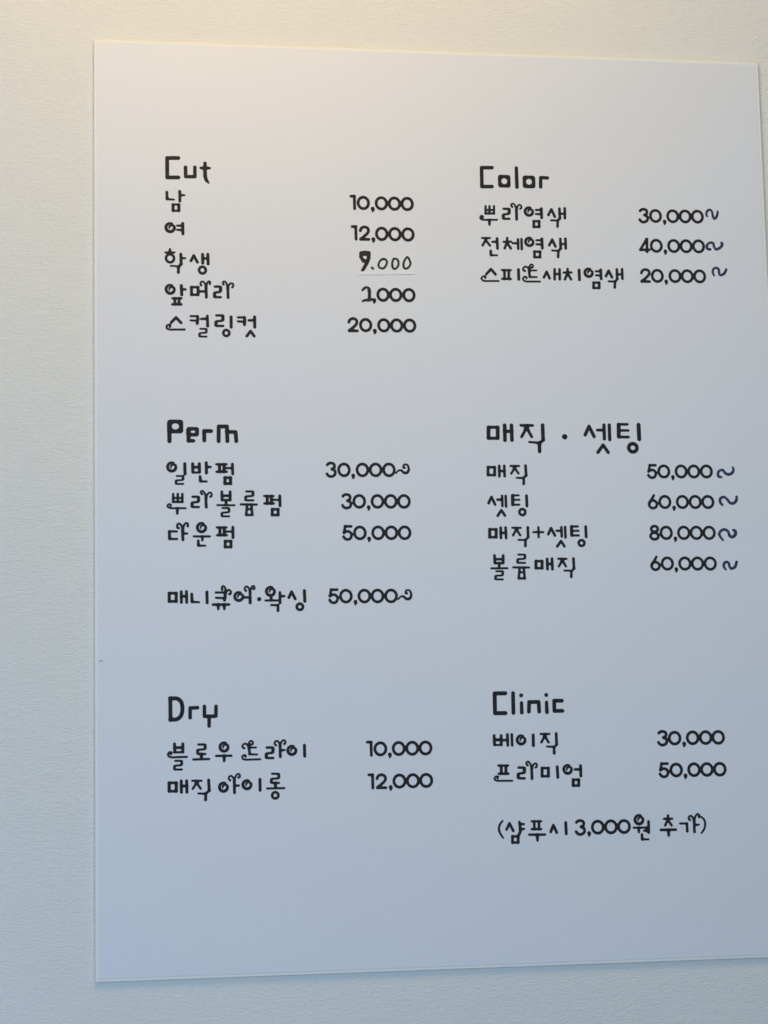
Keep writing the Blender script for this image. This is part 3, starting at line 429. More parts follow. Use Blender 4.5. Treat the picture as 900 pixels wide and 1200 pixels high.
    ('service_name', '매니큐어·왁싱', [('p',[-237.99,-82.21,1.15,-238.03,-88.83,1.15]),('p',[-232.13,-82.26,1.15,-232.18,-88.87,1.15]),('p',[-237.99,-82.07,1,-232.13,-82.11,1]),('p',[-238.03,-88.97,1,-232.18,-89.02,1]),('p',[-227.9,-80.92,1.08,-227.83,-89.92,1.08]),('p',[-223.54,-80.81,1.08,-223.46,-89.95,1.08]),('p',[-227.86,-84.73,0.9,-223.5,-84.77,0.9]),('p',[-219.19,-82.93,1.01,-218.95,-88.98,1.22]),('p',[-218.81,-89.56,0.86,-213.08,-89.82,0.72]),('p',[-206.41,-81.29,1.12,-206.27,-90.38,1.11]),('p',[-198.94,-81.78,0.79,-192.18,-81.82,0.79]),('p',[-198.7,-86.25,0.79,-192.23,-86.59,0.79]),('p',[-191.32,-82.12,0.79,-191.06,-85.16,1.15,-191.6,-88.26,1.15]),('c',[-191.03,-82.27,0.9,-190.85,-78.65,0.75,-192.27,-76.47,0.75,-193.72,-77.33,0.75,-193.45,-79.21,0.93]),('c',[-190.75,-82.99,0.9,-189.57,-80.54,0.75,-187.55,-79.76,0.75,-186.13,-81.43,0.75,-186.57,-83.02,0.75,-187.44,-83.16,0.94]),('p',[-201.34,-92,0.97,-187.89,-91.97,0.97]),('p',[-197.03,-92.47,1.44,-196.92,-95.79,0.86]),('p',[-191.85,-92.51,1.44,-191.89,-95.83,0.86]),('g',[-179.55,-85.32,4.57]),('p',[-175.39,-86,0.96,-170.18,-86.2,0.8]),('p',[-170.04,-81.86,0.72,-169.93,-86.04,1.12,-169.99,-90.7,1.16]),('c',[-169.98,-82.82,0.82,-170.5,-79.76,0.69,-172,-77.17,0.69,-173.68,-77.16,0.69,-174.51,-79.01,0.69,-173.48,-80.54,0.86]),('c',[-169.89,-82.18,0.82,-169.29,-78.96,0.69,-167.9,-76.72,0.69,-166.29,-77.05,0.69,-166.31,-78.82,0.69,-167.12,-78.98,0.86]),('p',[-162.32,-87.7,1.61,-162.3,-87.7,1.61]),('g',[-152.66,-81.17,4.67]),('p',[-152.24,-85.77,0.89,-152.11,-88.02,1.21]),('p',[-156.95,-88.87,0.76,-145.51,-88.88,0.77]),('p',[-144.69,-82.2,1.05,-144.57,-90.9,1.05]),('p',[-143.85,-85.19,0.89,-141.02,-85.29,0.89]),('p',[-152.17,-92.77,0.76,-146.53,-92.9,0.77]),('p',[-146.37,-93.06,0.89,-146.51,-97.48,1.13]),('p',[-137.09,-86.53,1.09,-134.67,-81.63,1.09,-131.69,-87.62,1.09]),('p',[-123.74,-80.73,1.17,-123.55,-89.78,1.17]),('o',[-127.83,-94.42,2.63,2.62,1.01])]),
    ('price', '30,000~', [('c',[-102.39,27.41,1.03,-101.03,28.64,1.04,-98.95,28.95,1.04,-96.76,28.16,1.04,-96.12,26.32,1.04,-96.83,24.48,1.04,-98.3,23.68,1.03]),('c',[-98.3,23.68,1.03,-96.37,22.65,1.04,-95.55,20.57,1.03,-96.44,18.37,1.03,-99.15,17.2,1.03,-101.57,17.99,1.03,-102.76,19.58,1.03]),('o',[-88.02,23.04,4.62,5.09,1.04]),('p',[-80.12,18.15,1.5,-79.95,17.3,1.3,-80.29,15.58,0.52]),('o',[-72.03,23.07,4.64,5.1,1.04]),('o',[-60.55,23.1,4.65,5.1,1.04]),('o',[-48.94,23.13,4.66,5.11,1.04]),('c',[-42.75,20.17,0.4,-40.91,22.35,0.6,-38.32,22.76,0.79,-35.97,20.78,0.99,-33.19,20.78,1.04,-31.53,23.76,0.9,-32.84,27.53,0.7,-35.93,27.53,0.65,-36.08,25.14,0.75]),('p',[-36.08,25.14,0.7,-34.99,24.95,0.7])]),
    ('price', '30,000', [('c',[-89.41,0.16,1.03,-88.03,1.39,1.03,-85.94,1.7,1.03,-83.73,0.9,1.03,-83.09,-0.95,1.03,-83.8,-2.8,1.03,-85.29,-3.6,1.03]),('c',[-85.29,-3.6,1.03,-83.34,-4.64,1.03,-82.52,-6.73,1.03,-83.42,-8.95,1.03,-86.15,-10.11,1.03,-88.59,-9.31,1.03,-89.79,-7.71,1.03]),('o',[-75.3,-4.27,4.67,5.12,1.03]),('p',[-67.21,-9.2,1.5,-67.04,-10.06,1.29,-67.38,-11.79,0.52]),('o',[-59.51,-4.28,4.68,5.13,1.04]),('o',[-47.92,-4.28,4.69,5.14,1.04]),('o',[-36.42,-4.28,4.7,5.14,1.04])]),
    ('price', '50,000', [('p',[-87.85,-25.81,0.98,-82.69,-25.82,0.98]),('p',[-87.98,-25.93,0.93,-88.93,-31.2,0.93]),('c',[-88.93,-31.32,1.01,-86.95,-30.23,1.01,-84.49,-30.36,1.01,-82.69,-32.2,1.01,-82.73,-34.89,1.01,-84.37,-36.79,1.01,-86.58,-37.09,1.01,-88.4,-36.1,1.01,-89.36,-34.63,1.01]),('o',[-75.22,-31.46,4.66,5.1,1.03]),('p',[-67.34,-36.36,1.5,-67.17,-37.22,1.29,-67.51,-38.94,0.52]),('o',[-59.45,-31.46,4.68,5.11,1.03]),('o',[-47.99,-31.46,4.68,5.11,1.04]),('o',[-36.41,-31.46,4.69,5.12,1.04])]),
    ('price', '50,000~', [('p',[-100.84,-80.06,0.97,-95.71,-80.09,0.97]),('p',[-100.96,-80.18,0.92,-101.9,-85.39,0.92]),('c',[-101.9,-85.51,1,-99.93,-84.44,1,-97.5,-84.58,1,-95.7,-86.41,1,-95.74,-89.08,1,-97.36,-90.95,1,-99.56,-91.23,1,-101.37,-90.25,1,-102.32,-88.79,1]),('o',[-88.28,-85.68,4.63,5.05,1.02]),('p',[-80.15,-90.57,1.49,-79.98,-91.42,1.28,-80.32,-93.12,0.51]),('o',[-72.42,-85.72,4.65,5.06,1.03]),('o',[-61.03,-85.75,4.66,5.07,1.03]),('o',[-49.32,-85.78,4.67,5.07,1.03]),('c',[-43.08,-88.76,0.39,-41.26,-86.62,0.59,-38.69,-86.25,0.79,-36.36,-88.22,0.98,-33.5,-88.24,1.03,-31.85,-85.33,0.88,-33.05,-81.41,0.69,-36.21,-81.19,0.64,-36.46,-83.53,0.74]),('p',[-36.46,-83.53,0.69,-35.37,-83.74,0.69])]),
    ('heading', '매직·셋팅', [('p',[39.62,60.54,1.51,39.38,51.5,1.51]),('p',[47.8,60.59,1.51,47.55,51.54,1.51]),('p',[39.63,60.88,1.18,47.81,60.92,1.18]),('p',[39.37,51.17,1.18,47.54,51.21,1.18]),('p',[54.03,62.64,1.52,53.99,49.57,1.51]),('p',[60.11,62.67,1.47,60.16,49.59,1.47]),('p',[54.04,57.35,1.26,60.13,57.39,1.26]),('p',[68.5,62.72,1.1,78.92,62.7,1.1]),('p',[73.56,62.08,1.69,71.55,57.03,1.14,68.88,52.65,1.14]),('p',[73.71,61.24,1.69,75.37,57.47,1.14,77.86,52.7,1.14]),('p',[87.94,63,1.48,88.05,50.23,1.48]),('p',[88.29,49.73,1.18,84.99,47.36,1.1]),('p',[84.65,47.19,1.44,84.59,39.73,1.43]),('p',[75.51,47.99,0.76,81.44,47.6,0.93,84.64,46.86,1.27]),('p',[107.49,52.84,2.24,107.51,52.84,2.24]),('p',[125.96,54.6,1.36,129.7,62.23,1.36,134.01,53.16,1.36]),('p',[137.13,58.93,1.12,142.98,58.96,1.12]),('p',[143.23,63.43,1.31,143.18,51.16,1.31]),('p',[148.05,63.46,1.31,148.06,50.44,1.31]),('p',[136.91,39.09,1.31,141.85,45.59,1.31,146.24,39.12,1.31]),('p',[156.57,63.69,1.6,156.29,53.27,1.59]),('p',[156.59,64.16,1.03,164.45,64.2,1.03]),('p',[156.67,58.67,0.94,165.2,58.71,0.94]),('p',[156.46,52.81,1.08,165.08,52.85,1.08]),('p',[174.68,63.8,1.65,174.78,51.04,1.65]),('o',[168.7,43.29,3.74,3.67,1.45])]),
    ('service_name', '매직', [('p',[38.25,25.55,1.09,38.07,18.97,1.09]),('p',[44.13,25.56,1.09,43.95,18.98,1.09]),('p',[38.25,25.71,0.92,44.14,25.73,0.92]),('p',[38.06,18.8,0.92,43.95,18.81,0.92]),('p',[48.21,26.82,1.05,48.12,17.82,1.05]),('p',[52.67,26.83,1.05,52.75,17.83,1.05]),('p',[48.25,22.32,0.88,52.71,22.33,0.88]),('p',[58.32,26.85,0.8,65.83,26.79,0.8]),('p',[61.85,26.36,1.09,60.39,22.68,0.84,58.64,20.18,0.84]),('p',[62,25.52,1.09,63.19,23.11,0.84,65.14,20.36,0.84]),('p',[71.59,27.13,1.09,71.94,18.95,1.09]),('p',[72.09,18.53,0.92,69.93,16.7,0.84]),('p',[69.74,16.19,0.92,69.51,11.19,1.13]),('p',[63.42,16.43,0.67,68.65,16.28,0.84])]),
    ('service_name', '셋팅', [('p',[37.89,-5.83,1.05,40.57,-0.43,1.05,43.62,-6.94,1.05]),('p',[45.73,-2.76,0.94,49.73,-2.76,0.94]),('p',[50,0.56,0.99,50.05,-8.27,0.99]),('p',[53.18,0.44,1,53.33,-8.74,0.99]),('p',[45.63,-16.86,1.02,49,-11.99,1.02,52.05,-16.58,1.02]),('p',[59.31,0.74,1.29,59.21,-7,1.29]),('p',[59.38,1.03,0.76,64.69,1.03,0.76]),('p',[59.44,-2.87,0.7,65.28,-2.87,0.7]),('p',[59.32,-7.17,0.76,65.04,-7.18,0.76]),('p',[71.7,0.62,1.11,71.85,-8.29,1.11]),('o',[67.62,-13.63,2.65,2.62,1])]),
    ('service_name', '매직+셋팅', [('p',[38.2,-28.91,1.16,38.03,-35.27,1.16]),('p',[43.95,-28.92,1.17,43.77,-35.28,1.16]),('p',[38.21,-28.68,0.93,43.95,-28.69,0.93]),('p',[38.02,-35.5,0.93,43.76,-35.51,0.93]),('p',[47.98,-27.31,1.05,47.97,-36.22,1.05]),('p',[52.33,-27.2,1.05,52.55,-36.23,1.05]),('p',[48.09,-31.82,0.87,52.44,-31.84,0.87]),('p',[58.21,-27.33,0.76,65.74,-27.46,0.76]),('p',[61.96,-27.92,1.05,60.33,-31.39,0.88,58.72,-33.94,0.88]),('p',[62.17,-28.62,1.05,63.28,-30.94,0.88,65.08,-33.95,0.88]),('p',[72,-27.01,1.05,72.1,-35.25,1.05]),('p',[72.09,-35.6,0.88,69.79,-37.91,0.82]),('p',[69.66,-38.25,0.88,69.4,-43.12,1.11]),('p',[63.43,-37.89,0.7,68.72,-38.02,0.7]),('p',[76.83,-31.2,0.76,85.68,-31.22,0.76]),('p',[81.44,-26.92,0.88,81.42,-35.51,0.88]),('p',[90.12,-32.98,1.06,92.65,-27.76,1.06,96,-34.16,1.06]),('p',[97.55,-30.09,0.88,101.81,-30.1,0.88]),('p',[101.91,-27.08,1,102.01,-35.1,1]),('p',[105.24,-26.85,1,105.3,-35.93,1]),('p',[97.7,-43.8,1,101.17,-39.05,1,104.1,-43.71,1]),('p',[110.94,-26.63,1.24,110.94,-33.85,1.23]),('p',[111.07,-26.28,0.82,116.66,-26.29,0.82]),('p',[111.19,-30.13,0.76,117.12,-30.14,0.76]),('p',[111.05,-34.2,0.82,117.23,-34.22,0.82]),('p',[123.67,-26.54,1.12,123.84,-35.4,1.12]),('o',[119.5,-40.85,2.55,2.5,1])]),
    ('service_name', '볼륨매직', [('p',[41.85,-51.46,1.08,42,-57.67,1.08]),('p',[49.46,-51.49,1.08,49.29,-57.7,1.08]),('p',[42.09,-54.67,0.92,49.48,-54.71,0.92]),('p',[41.99,-58.1,0.81,49.39,-58.13,0.81]),('p',[45.78,-58.54,1.19,45.69,-61.97,0.86]),('p',[38.72,-62.57,0.75,52.85,-62.54,0.76]),('p',[43.04,-65.11,0.7,48.32,-65.14,0.7,48.71,-65.63,1,48.64,-67.97,1,48.22,-68.66,0.7,42.66,-69.05,0.7,42.25,-69.62,1,42.19,-71.66,1,42.58,-72.15,0.7,48.68,-72.19,0.7]),('p',[62.96,-50.76,0.71,68.34,-50.78,0.71,68.73,-51.28,1.02,68.66,-53.66,1.02,68.23,-54.36,0.71,62.58,-54.76,0.71,62.15,-55.34,1.02,62.09,-57.42,1.02,62.48,-57.92,0.71,68.69,-57.95,0.71]),('p',[58.21,-61.82,0.76,72.06,-62,0.76]),('p',[63.76,-62.28,0.97,62.73,-71.16,0.97]),('p',[67.36,-62.3,0.97,67.96,-71.19,0.97]),('p',[63.42,-66.13,0.7,67.57,-66.15,0.7]),('p',[62.83,-71.48,0.81,67.96,-71.51,0.81]),('p',[78.34,-56.77,1.19,78.17,-62.35,1.19]),('p',[83.81,-56.8,1.19,83.64,-62.38,1.19]),('p',[78.35,-56.5,0.92,83.82,-56.53,0.92]),('p',[78.16,-62.62,0.92,83.63,-62.65,0.92]),('p',[88.37,-54.67,1.09,88.42,-63.48,1.08]),('p',[92.65,-54.48,1.09,92.81,-63.5,1.09]),('p',[88.45,-58.97,0.87,92.73,-58.99,0.87]),('p',[98.36,-54.5,0.82,105.5,-54.64,0.82]),('p',[101.86,-55.06,1.09,100.32,-58.38,0.92,98.58,-61.17,0.92]),('p',[102.16,-55.81,1.09,103.28,-58.51,0.92,104.85,-61.1,0.92]),('p',[111.78,-54.35,1.09,112.04,-62.96,1.09]),('p',[112.03,-63.18,0.87,109.76,-65.32,0.82]),('p',[109.53,-65.64,0.87,109.38,-70.26,1.09]),('p',[103.41,-64.85,0.71,108.57,-64.99,0.71])]),
    ('price', '50,000', [('p',[183.52,27.8,0.97,188.7,27.81,0.97]),('p',[183.39,27.67,0.92,182.33,22.49,0.92]),('c',[182.33,22.37,1,184.34,23.46,1,186.8,23.35,1,188.58,21.54,1,188.47,18.89,1,186.8,17.02,1,184.57,16.72,1,182.76,17.68,1,181.83,19.12,1]),('o',[196.09,22.28,4.68,5.02,1.03]),('p',[204.2,17.48,1.49,204.35,16.63,1.28,203.98,14.94,0.51]),('o',[211.88,22.32,4.69,5.03,1.03]),('o',[223.43,22.34,4.7,5.03,1.03]),('o',[235.01,22.37,4.71,5.04,1.03])]),
    ('handwritten_tilde', '~', [('c',[248.38,17.41,0.94,246.1,17.92,1.14,245.59,20.56,1.07,246.95,23.01,0.94,250.11,23.62,1.01,252.5,20.78,1.07,255.39,19.77,1.14,258.38,20.99,1.14,259.96,23.65,1.01,259.54,25.99,0.81])]),
    ('price', '60,000', [('p',[186.18,1,0.97,182.21,-5.42,0.97]),('o',[185.13,-6.87,3.55,3.41,1.02]),('o',[195.96,-4.81,4.72,5.05,1.02]),('p',[204.16,-9.66,1.48,204.31,-10.51,1.28,203.93,-12.2,0.51]),('o',[211.92,-4.82,4.73,5.06,1.02]),('o',[223.66,-4.82,4.74,5.06,1.03]),('o',[235.22,-4.82,4.75,5.07,1.03])]),
    ('handwritten_tilde', '~', [('c',[248.35,-7.46,0.94,246.48,-4.82,1.07,246.93,-1.78,1.14,249.91,-0.36,1,252.96,-2.29,1,255.34,-5.43,1.07,258.45,-6.04,1.14,261.28,-3.61,1.14,261.85,-0.16,1.01])]),
    ('price', '80,000', [('o',[185.63,-28.65,2.99,2.49,1.02]),('o',[185.39,-34.9,3.56,2.92,1.02]),('o',[196.13,-32.11,4.8,5.13,1.02]),('p',[204.31,-37.03,1.48,204.46,-37.89,1.27,204.08,-39.61,0.51]),('o',[212.06,-32.15,4.82,5.14,1.02]),('o',[223.57,-32.18,4.82,5.14,1.02]),('o',[235.2,-32.21,4.83,5.15,1.02])]),
    ('handwritten_tilde', '~', [('c',[247.63,-38.7,0.73,245.46,-35.87,0.93,244.43,-33.14,1.07,246.54,-30.12,1,249.7,-29.32,1.07,252.75,-31.24,1,253.74,-34.68,1.13,256.29,-36,1.2,259.1,-33.89,1.27,259.24,-30.85,1.27,257.4,-29.84,0.94])]),
    ('price', '60,000', [('p',[186.35,-53.33,0.96,182.37,-59.73,0.96]),('o',[185.3,-61.2,3.58,3.42,1.01]),('o',[196.09,-59.19,4.74,5.06,1.02]),('p',[204.05,-64.08,1.47,204.2,-64.93,1.27,203.82,-66.62,0.51]),('o',[211.99,-59.27,4.76,5.07,1.02]),('o',[223.48,-59.33,4.77,5.07,1.02]),('o',[235.09,-59.39,4.78,5.08,1.02])]),
    ('handwritten_tilde', '~', [('c',[249,-64.68,0.8,247.63,-62.67,0.93,247.54,-59.85,1.06,249.28,-58.25,1.06,251.76,-58.66,0.93,252.65,-62.09,1,254.44,-63.91,1.06,257.64,-62.32,1.13,259.28,-58.1,1.07])]),
    ('heading', 'Dry', [('p',[-237.66,-170.23,1.5,-237.62,-187.71,1.49]),('c',[-237.66,-170.23,1.5,-232.22,-170.39,1.5,-228.85,-172.97,1.5,-227.63,-178.51,1.5,-228.77,-184.4,1.5,-232.34,-187.49,1.5,-237.62,-187.79,1.49]),('p',[-221.3,-186.49,1.34,-221.23,-178.37,1.34,-215.07,-178.23,1.34]),('p',[-209.36,-177.22,1.34,-209.28,-185.51,1.34,-199.85,-185.51,1.34,-199.62,-177.38,1.35]),('p',[-205.48,-185.97,1.34,-205.55,-193.62,1.34])]),
    ('service_name', '블로우드라이', [('p',[-234.45,-207.88,1.06,-234.34,-214.47,1.06]),('p',[-227.53,-208.01,1.06,-227.57,-214.6,1.06]),('p',[-234.23,-211.02,1.02,-227.63,-211.15,1.02]),('p',[-234.26,-214.94,0.78,-227.5,-214.91,0.79]),('c',[-237.57,-216.29,0.85,-237.09,-215.04,0.78,-238.66,-214.85,0.74,-239.84,-216.4,0.74,-239.15,-218.13,0.74,-236.88,-218.96,0.74,-233.74,-218.95,0.74,-229.34,-218.92,0.74,-224.3,-218.9,0.74]),('p',[-233.96,-221.92,0.71,-228.97,-222.02,0.71,-228.57,-222.54,1.01,-228.59,-224.92,1.01,-229,-225.62,0.71,-234.17,-225.94,0.71,-234.58,-226.52,1.01,-234.59,-228.59,1.01,-234.19,-229.1,0.71,-228.46,-229.22,0.71]),('p',[-214.66,-208.79,0.78,-209.46,-208.89,0.78,-209.02,-209.45,1.11,-209.04,-212.06,1.11,-209.49,-212.83,0.78,-214.82,-213.19,0.78,-215.27,-213.83,1.11,-215.29,-216.1,1.11,-214.85,-216.66,0.78,-208.91,-216.78,0.78]),('p',[-212.23,-217.1,1.42,-212.1,-220.47,0.94]),('p',[-218.89,-221.12,0.79,-205.8,-220.99,0.79]),('g',[-193.21,-211.33,4.58]),('p',[-199.93,-218.52,0.83,-187.26,-218.61,0.83]),('p',[-193.21,-218.88,1.26,-193.25,-222.81,0.95]),('p',[-172.5,-210.86,0.71,-172.29,-213.39,0.99,-171.85,-217.18,0.99]),('p',[-172.03,-212.13,0.63,-166.47,-212.24,0.63]),('p',[-172.1,-217.8,0.67,-165.74,-218.01,0.67]),('c',[-172.44,-212.59,0.81,-173.6,-210.05,0.68,-175.49,-208.83,0.68,-177.49,-209.82,0.68,-177.83,-211.55,0.68,-176.41,-212.68,0.84]),('c',[-172.49,-210.62,0.81,-172.14,-208.03,0.68,-170.7,-206.63,0.68,-169.12,-207.61,0.68,-169.3,-209.34,0.68,-170.57,-209.63,0.85]),('c',[-175.46,-219.79,0.76,-175.29,-218.69,0.7,-176.87,-218.42,0.66,-178.16,-219.73,0.66,-177.54,-221.4,0.66,-175.48,-222.15,0.66,-172.37,-222.13,0.66,-168,-222.11,0.66,-163,-222.08,0.67]),('p',[-157.45,-212.41,0.87,-152.75,-212.49,0.87,-152.26,-213.12,1.24,-152.3,-216.03,1.24,-152.81,-216.88,0.87,-157.38,-217.31,0.87,-157.89,-218.01,1.24,-157.92,-220.55,1.24,-157.43,-221.17,0.87,-152.17,-221.27,0.87]),('p',[-146.28,-211.2,0.72,-146.25,-214.68,1.03,-146.16,-220.36,1.07]),('c',[-146.29,-211.91,0.81,-146.89,-209.13,0.68,-148.38,-207.2,0.68,-150.31,-207.64,0.68,-150.81,-209.45,0.68,-149.71,-210.66,0.85]),('c',[-146.2,-211.52,0.81,-145.69,-209.15,0.68,-144.22,-206.97,0.68,-142.3,-206.84,0.68,-141.77,-208.83,0.68,-142.82,-209.68,0.85]),('p',[-145.61,-214.93,0.95,-142.57,-214.75,0.72]),('g',[-136.34,-215.18,4.61]),('p',[-125.71,-211.11,1.12,-125.61,-220.22,1.11])]),
    ('service_name', '매직아이롱', [('p',[-239.06,-240.18,1.17,-239.1,-246.65,1.17]),('p',[-233.18,-240.3,1.17,-233.22,-246.78,1.17]),('p',[-239.05,-239.94,0.94,-233.18,-240.07,0.94]),('p',[-239.1,-246.88,0.94,-233.22,-247.01,0.94]),('p',[-229.08,-238.68,1.1,-228.99,-247.89,1.1]),('p',[-224.61,-238.62,1.1,-224.44,-247.99,1.1]),('p',[-228.96,-242.82,0.9,-224.56,-242.91,0.9]),('p',[-219.97,-238.64,0.74,-212.26,-238.88,0.75]),('p',[-216.2,-239.27,1.18,-217.8,-242.67,0.86,-219.55,-245.29,0.86]),('p',[-216.13,-239.97,1.18,-215.04,-242.34,0.86,-213.1,-245.28,0.86]),('p',[-206.35,-238.38,1.1,-205.95,-246.84,1.1]),('p',[-205.87,-247.16,0.94,-208.57,-249.29,0.86]),('p',[-208.81,-249.75,0.94,-209.01,-254.59,1.14]),('p',[-215.02,-249.22,0.67,-209.99,-249.57,0.78]),('g',[-194.01,-244.52,4.56]),('p',[-185.03,-239.86,0.71,-184.98,-242.61,1.02,-184.89,-249.27,1.06]),('c',[-184.96,-240.65,0.81,-185.56,-237.65,0.67,-187.2,-235.5,0.67,-189.11,-235.93,0.67,-189.6,-237.8,0.67,-188.42,-238.93,0.84]),('c',[-184.8,-240.26,0.81,-184.21,-236.98,0.67,-182.6,-234.19,0.67,-180.62,-234.23,0.67,-180.32,-236.28,0.67,-181.44,-236.8,0.84]),('p',[-184.2,-243.49,0.95,-181.11,-243.48,0.71]),('g',[-174.37,-242.92,4.57]),('p',[-163.53,-238.76,1.11,-163.48,-247.79,1.11]),('p',[-153.29,-234.3,0.76,-148.12,-234.41,0.76,-147.69,-234.95,1.08,-147.72,-237.48,1.08,-148.17,-238.22,0.76,-153.5,-238.56,0.76,-153.94,-239.17,1.08,-153.97,-241.37,1.08,-153.54,-241.91,0.76,-147.61,-242.04,0.76]),('p',[-150.61,-242.34,1.42,-150.57,-245.48,0.95]),('p',[-157.66,-246.43,0.75,-143.17,-246.43,0.75]),('o',[-150.82,-252.24,2.63,2.59,0.95])]),
    ('price', '10,000', [('p',[-72.25,-209.51,0.99,-69.09,-209.57,0.99]),('p',[-69.09,-209.75,1.04,-69,-220.59,1.04]),('o',[-61.18,-215.36,4.69,5.06,1.04]),('p',[-53.16,-220.24,1.52,-52.99,-221.09,1.31,-53.34,-222.79,0.52]),('o',[-45.5,-215.37,4.7,5.06,1.05]),('o',[-33.85,-215.38,4.71,5.07,1.05]),('o',[-22.43,-215.38,4.72,5.07,1.05])]),
    ('price', '12,000', [('p',[-71.5,-236.92,0.99,-68.33,-236.99,0.99]),('p',[-68.33,-237.17,1.04,-68.24,-248.03,1.04]),('c',[-64.57,-240.24,1.04,-63.4,-238,1.04,-60.64,-237.08,1.04,-58.05,-238.24,1.04,-57.34,-240.52,1.04,-58.77,-243.17,1.04,-64.22,-247.57,1.04]),('p',[-64.22,-247.81,1.04,-57.12,-248.03,1.04]),('p',[-53,-247.63,1.51,-52.83,-248.49,1.3,-53.18,-250.19,0.52]),('o',[-45.43,-242.72,4.73,5.08,1.04]),('o',[-33.89,-242.69,4.74,5.09,1.05]),('o',[-22.49,-242.66,4.75,5.09,1.05])]),
    ('heading', 'Clinic', [('p',[47.92,-170.17,1.58,38.7,-170.12,1.58,38.51,-187.01,1.57,47.62,-187.07,1.58]),('p',[54.77,-170.1,1.44,54.65,-187.01,1.53]),('p',[61.85,-172.16,1.54,61.87,-172.16,1.54]),('p',[61.94,-178.49,1.26,61.97,-186.78,1.49]),('p',[68.21,-186.17,1.49,68.64,-177.97,1.49,76.98,-178.02,1.49,77.28,-186.22,1.49]),('p',[83.86,-172.14,1.54,83.88,-172.14,1.54]),('p',[83.95,-178.39,1.27,84.05,-186.87,1.49]),('p',[97.5,-177.26,1.5,90.7,-177.16,1.5,90.69,-185.91,1.49,97.68,-185.93,1.5])]),
    ('service_name', '베이직', [('p',[37.25,-206.05,1.08,37.32,-213.49,1.08]),('p',[43.35,-206.16,1.08,43.32,-213.6,1.08]),('p',[37.52,-209.6,1.17,43.34,-209.7,1.17]),('p',[37.4,-214.02,0.72,43.4,-214.04,0.72]),('p',[43.6,-210.06,0.81,48.61,-209.98,0.81]),('p',[48.83,-205.29,1.08,48.94,-214.41,1.08]),('p',[52.66,-205.36,1.03,52.76,-214.49,1.03]),('g',[60.73,-210.12,4.68]),('p',[71.36,-206.14,1.17,71.27,-215.1,1.17]),('p',[77.97,-205.37,0.77,85.58,-205.51,0.77]),('p',[81.62,-205.97,1.17,80.04,-209.67,0.9,78.39,-212.48,0.9]),('p',[81.77,-206.86,1.17,82.97,-209.73,0.9,84.71,-212.6,0.9]),('p',[91.55,-205.26,1.08,91.72,-214.33,1.08]),('p',[91.71,-214.69,0.9,89.53,-216.78,0.86]),('p',[89.34,-217.13,0.9,89.37,-221.93,1.17]),('p',[83.14,-216.12,0.68,88.62,-216.5,0.81])]),
    ('service_name', '프리미엄', [('p',[40.15,-231.45,0.79,48.74,-231.62,0.79]),('p',[40.39,-238.33,0.9,48.75,-238.51,0.9]),('p',[42.6,-231.92,1.11,42.75,-238.07,1.11]),('p',[46.79,-232,1.11,46.62,-238.15,1.11]),('c',[39.2,-242.26,0.76,39.67,-240.92,0.7,37.96,-240.67,0.67,36.63,-242.21,0.67,37.45,-243.79,0.67,39.57,-244.35,0.67,42.68,-244.39,0.67,47.04,-244.45,0.67,52.02,-244.52,0.67]),('p',[57.8,-233.54,0.91,62.33,-233.63,0.91,62.84,-234.28,1.3,62.75,-237.28,1.3,62.2,-238.16,0.91,57.9,-238.61,0.91,57.35,-239.34,1.29,57.28,-241.95,1.29,57.78,-242.6,0.91,62.79,-242.71,0.91]),('p',[69.1,-234.55,0.74,69.22,-237.89,1.06,69.28,-243.11,1.11]),('c',[69.19,-235.28,0.85,68.44,-231.61,0.71,66.9,-228.96,0.71,65.06,-229.03,0.71,64.69,-230.7,0.71,65.74,-231.76,0.89]),('c',[69.31,-234.97,0.85,70.25,-232.27,0.71,71.82,-230.42,0.71,73.64,-230.88,0.71,73.8,-232.76,0.71,72.69,-233.68,0.89]),('p',[78.33,-234.58,1.12,78.13,-241.06,1.12]),('p',[83.84,-234.7,1.12,83.64,-241.18,1.12]),('p',[78.34,-234.37,0.9,83.85,-234.49,0.9]),('p',[78.13,-241.27,0.9,83.63,-241.38,0.9]),('p',[91.61,-233.55,1.12,91.87,-242.55,1.12]),('g',[100.75,-235.94,4.58]),('p',[107.15,-236.07,0.91,112.03,-236.17,0.91]),('p',[112.14,-233.02,1.12,112.17,-241.73,1.12]),('p',[105.28,-244.99,1.12,105.13,-249.59,1.12]),('p',[110.16,-245.09,1.12,110,-249.69,1.12]),('p',[105.29,-244.78,0.91,110.17,-244.88,0.91]),('p',[105.12,-249.8,0.91,110,-249.9,0.91])]),
    ('price', '30,000', [('c',[182.57,-206.61,1.08,184.02,-205.41,1.08,186.19,-205.14,1.08,188.45,-205.98,1.08,189.08,-207.82,1.08,188.31,-209.65,1.08,186.75,-210.41,1.08]),('c',[186.75,-210.41,1.08,188.75,-211.49,1.08,189.55,-213.58,1.08,188.58,-215.76,1.08,185.73,-216.87,1.08,183.22,-216.03,1.08,182.01,-214.42,1.08]),('o',[196.66,-211.09,4.8,5.06,1.08]),('p',[204.97,-216,1.57,205.13,-216.86,1.35,204.74,-218.56,0.54]),('o',[212.76,-211.11,4.81,5.07,1.09]),('o',[224.45,-211.13,4.82,5.07,1.09]),('o',[235.82,-211.15,4.83,5.08,1.09])]),
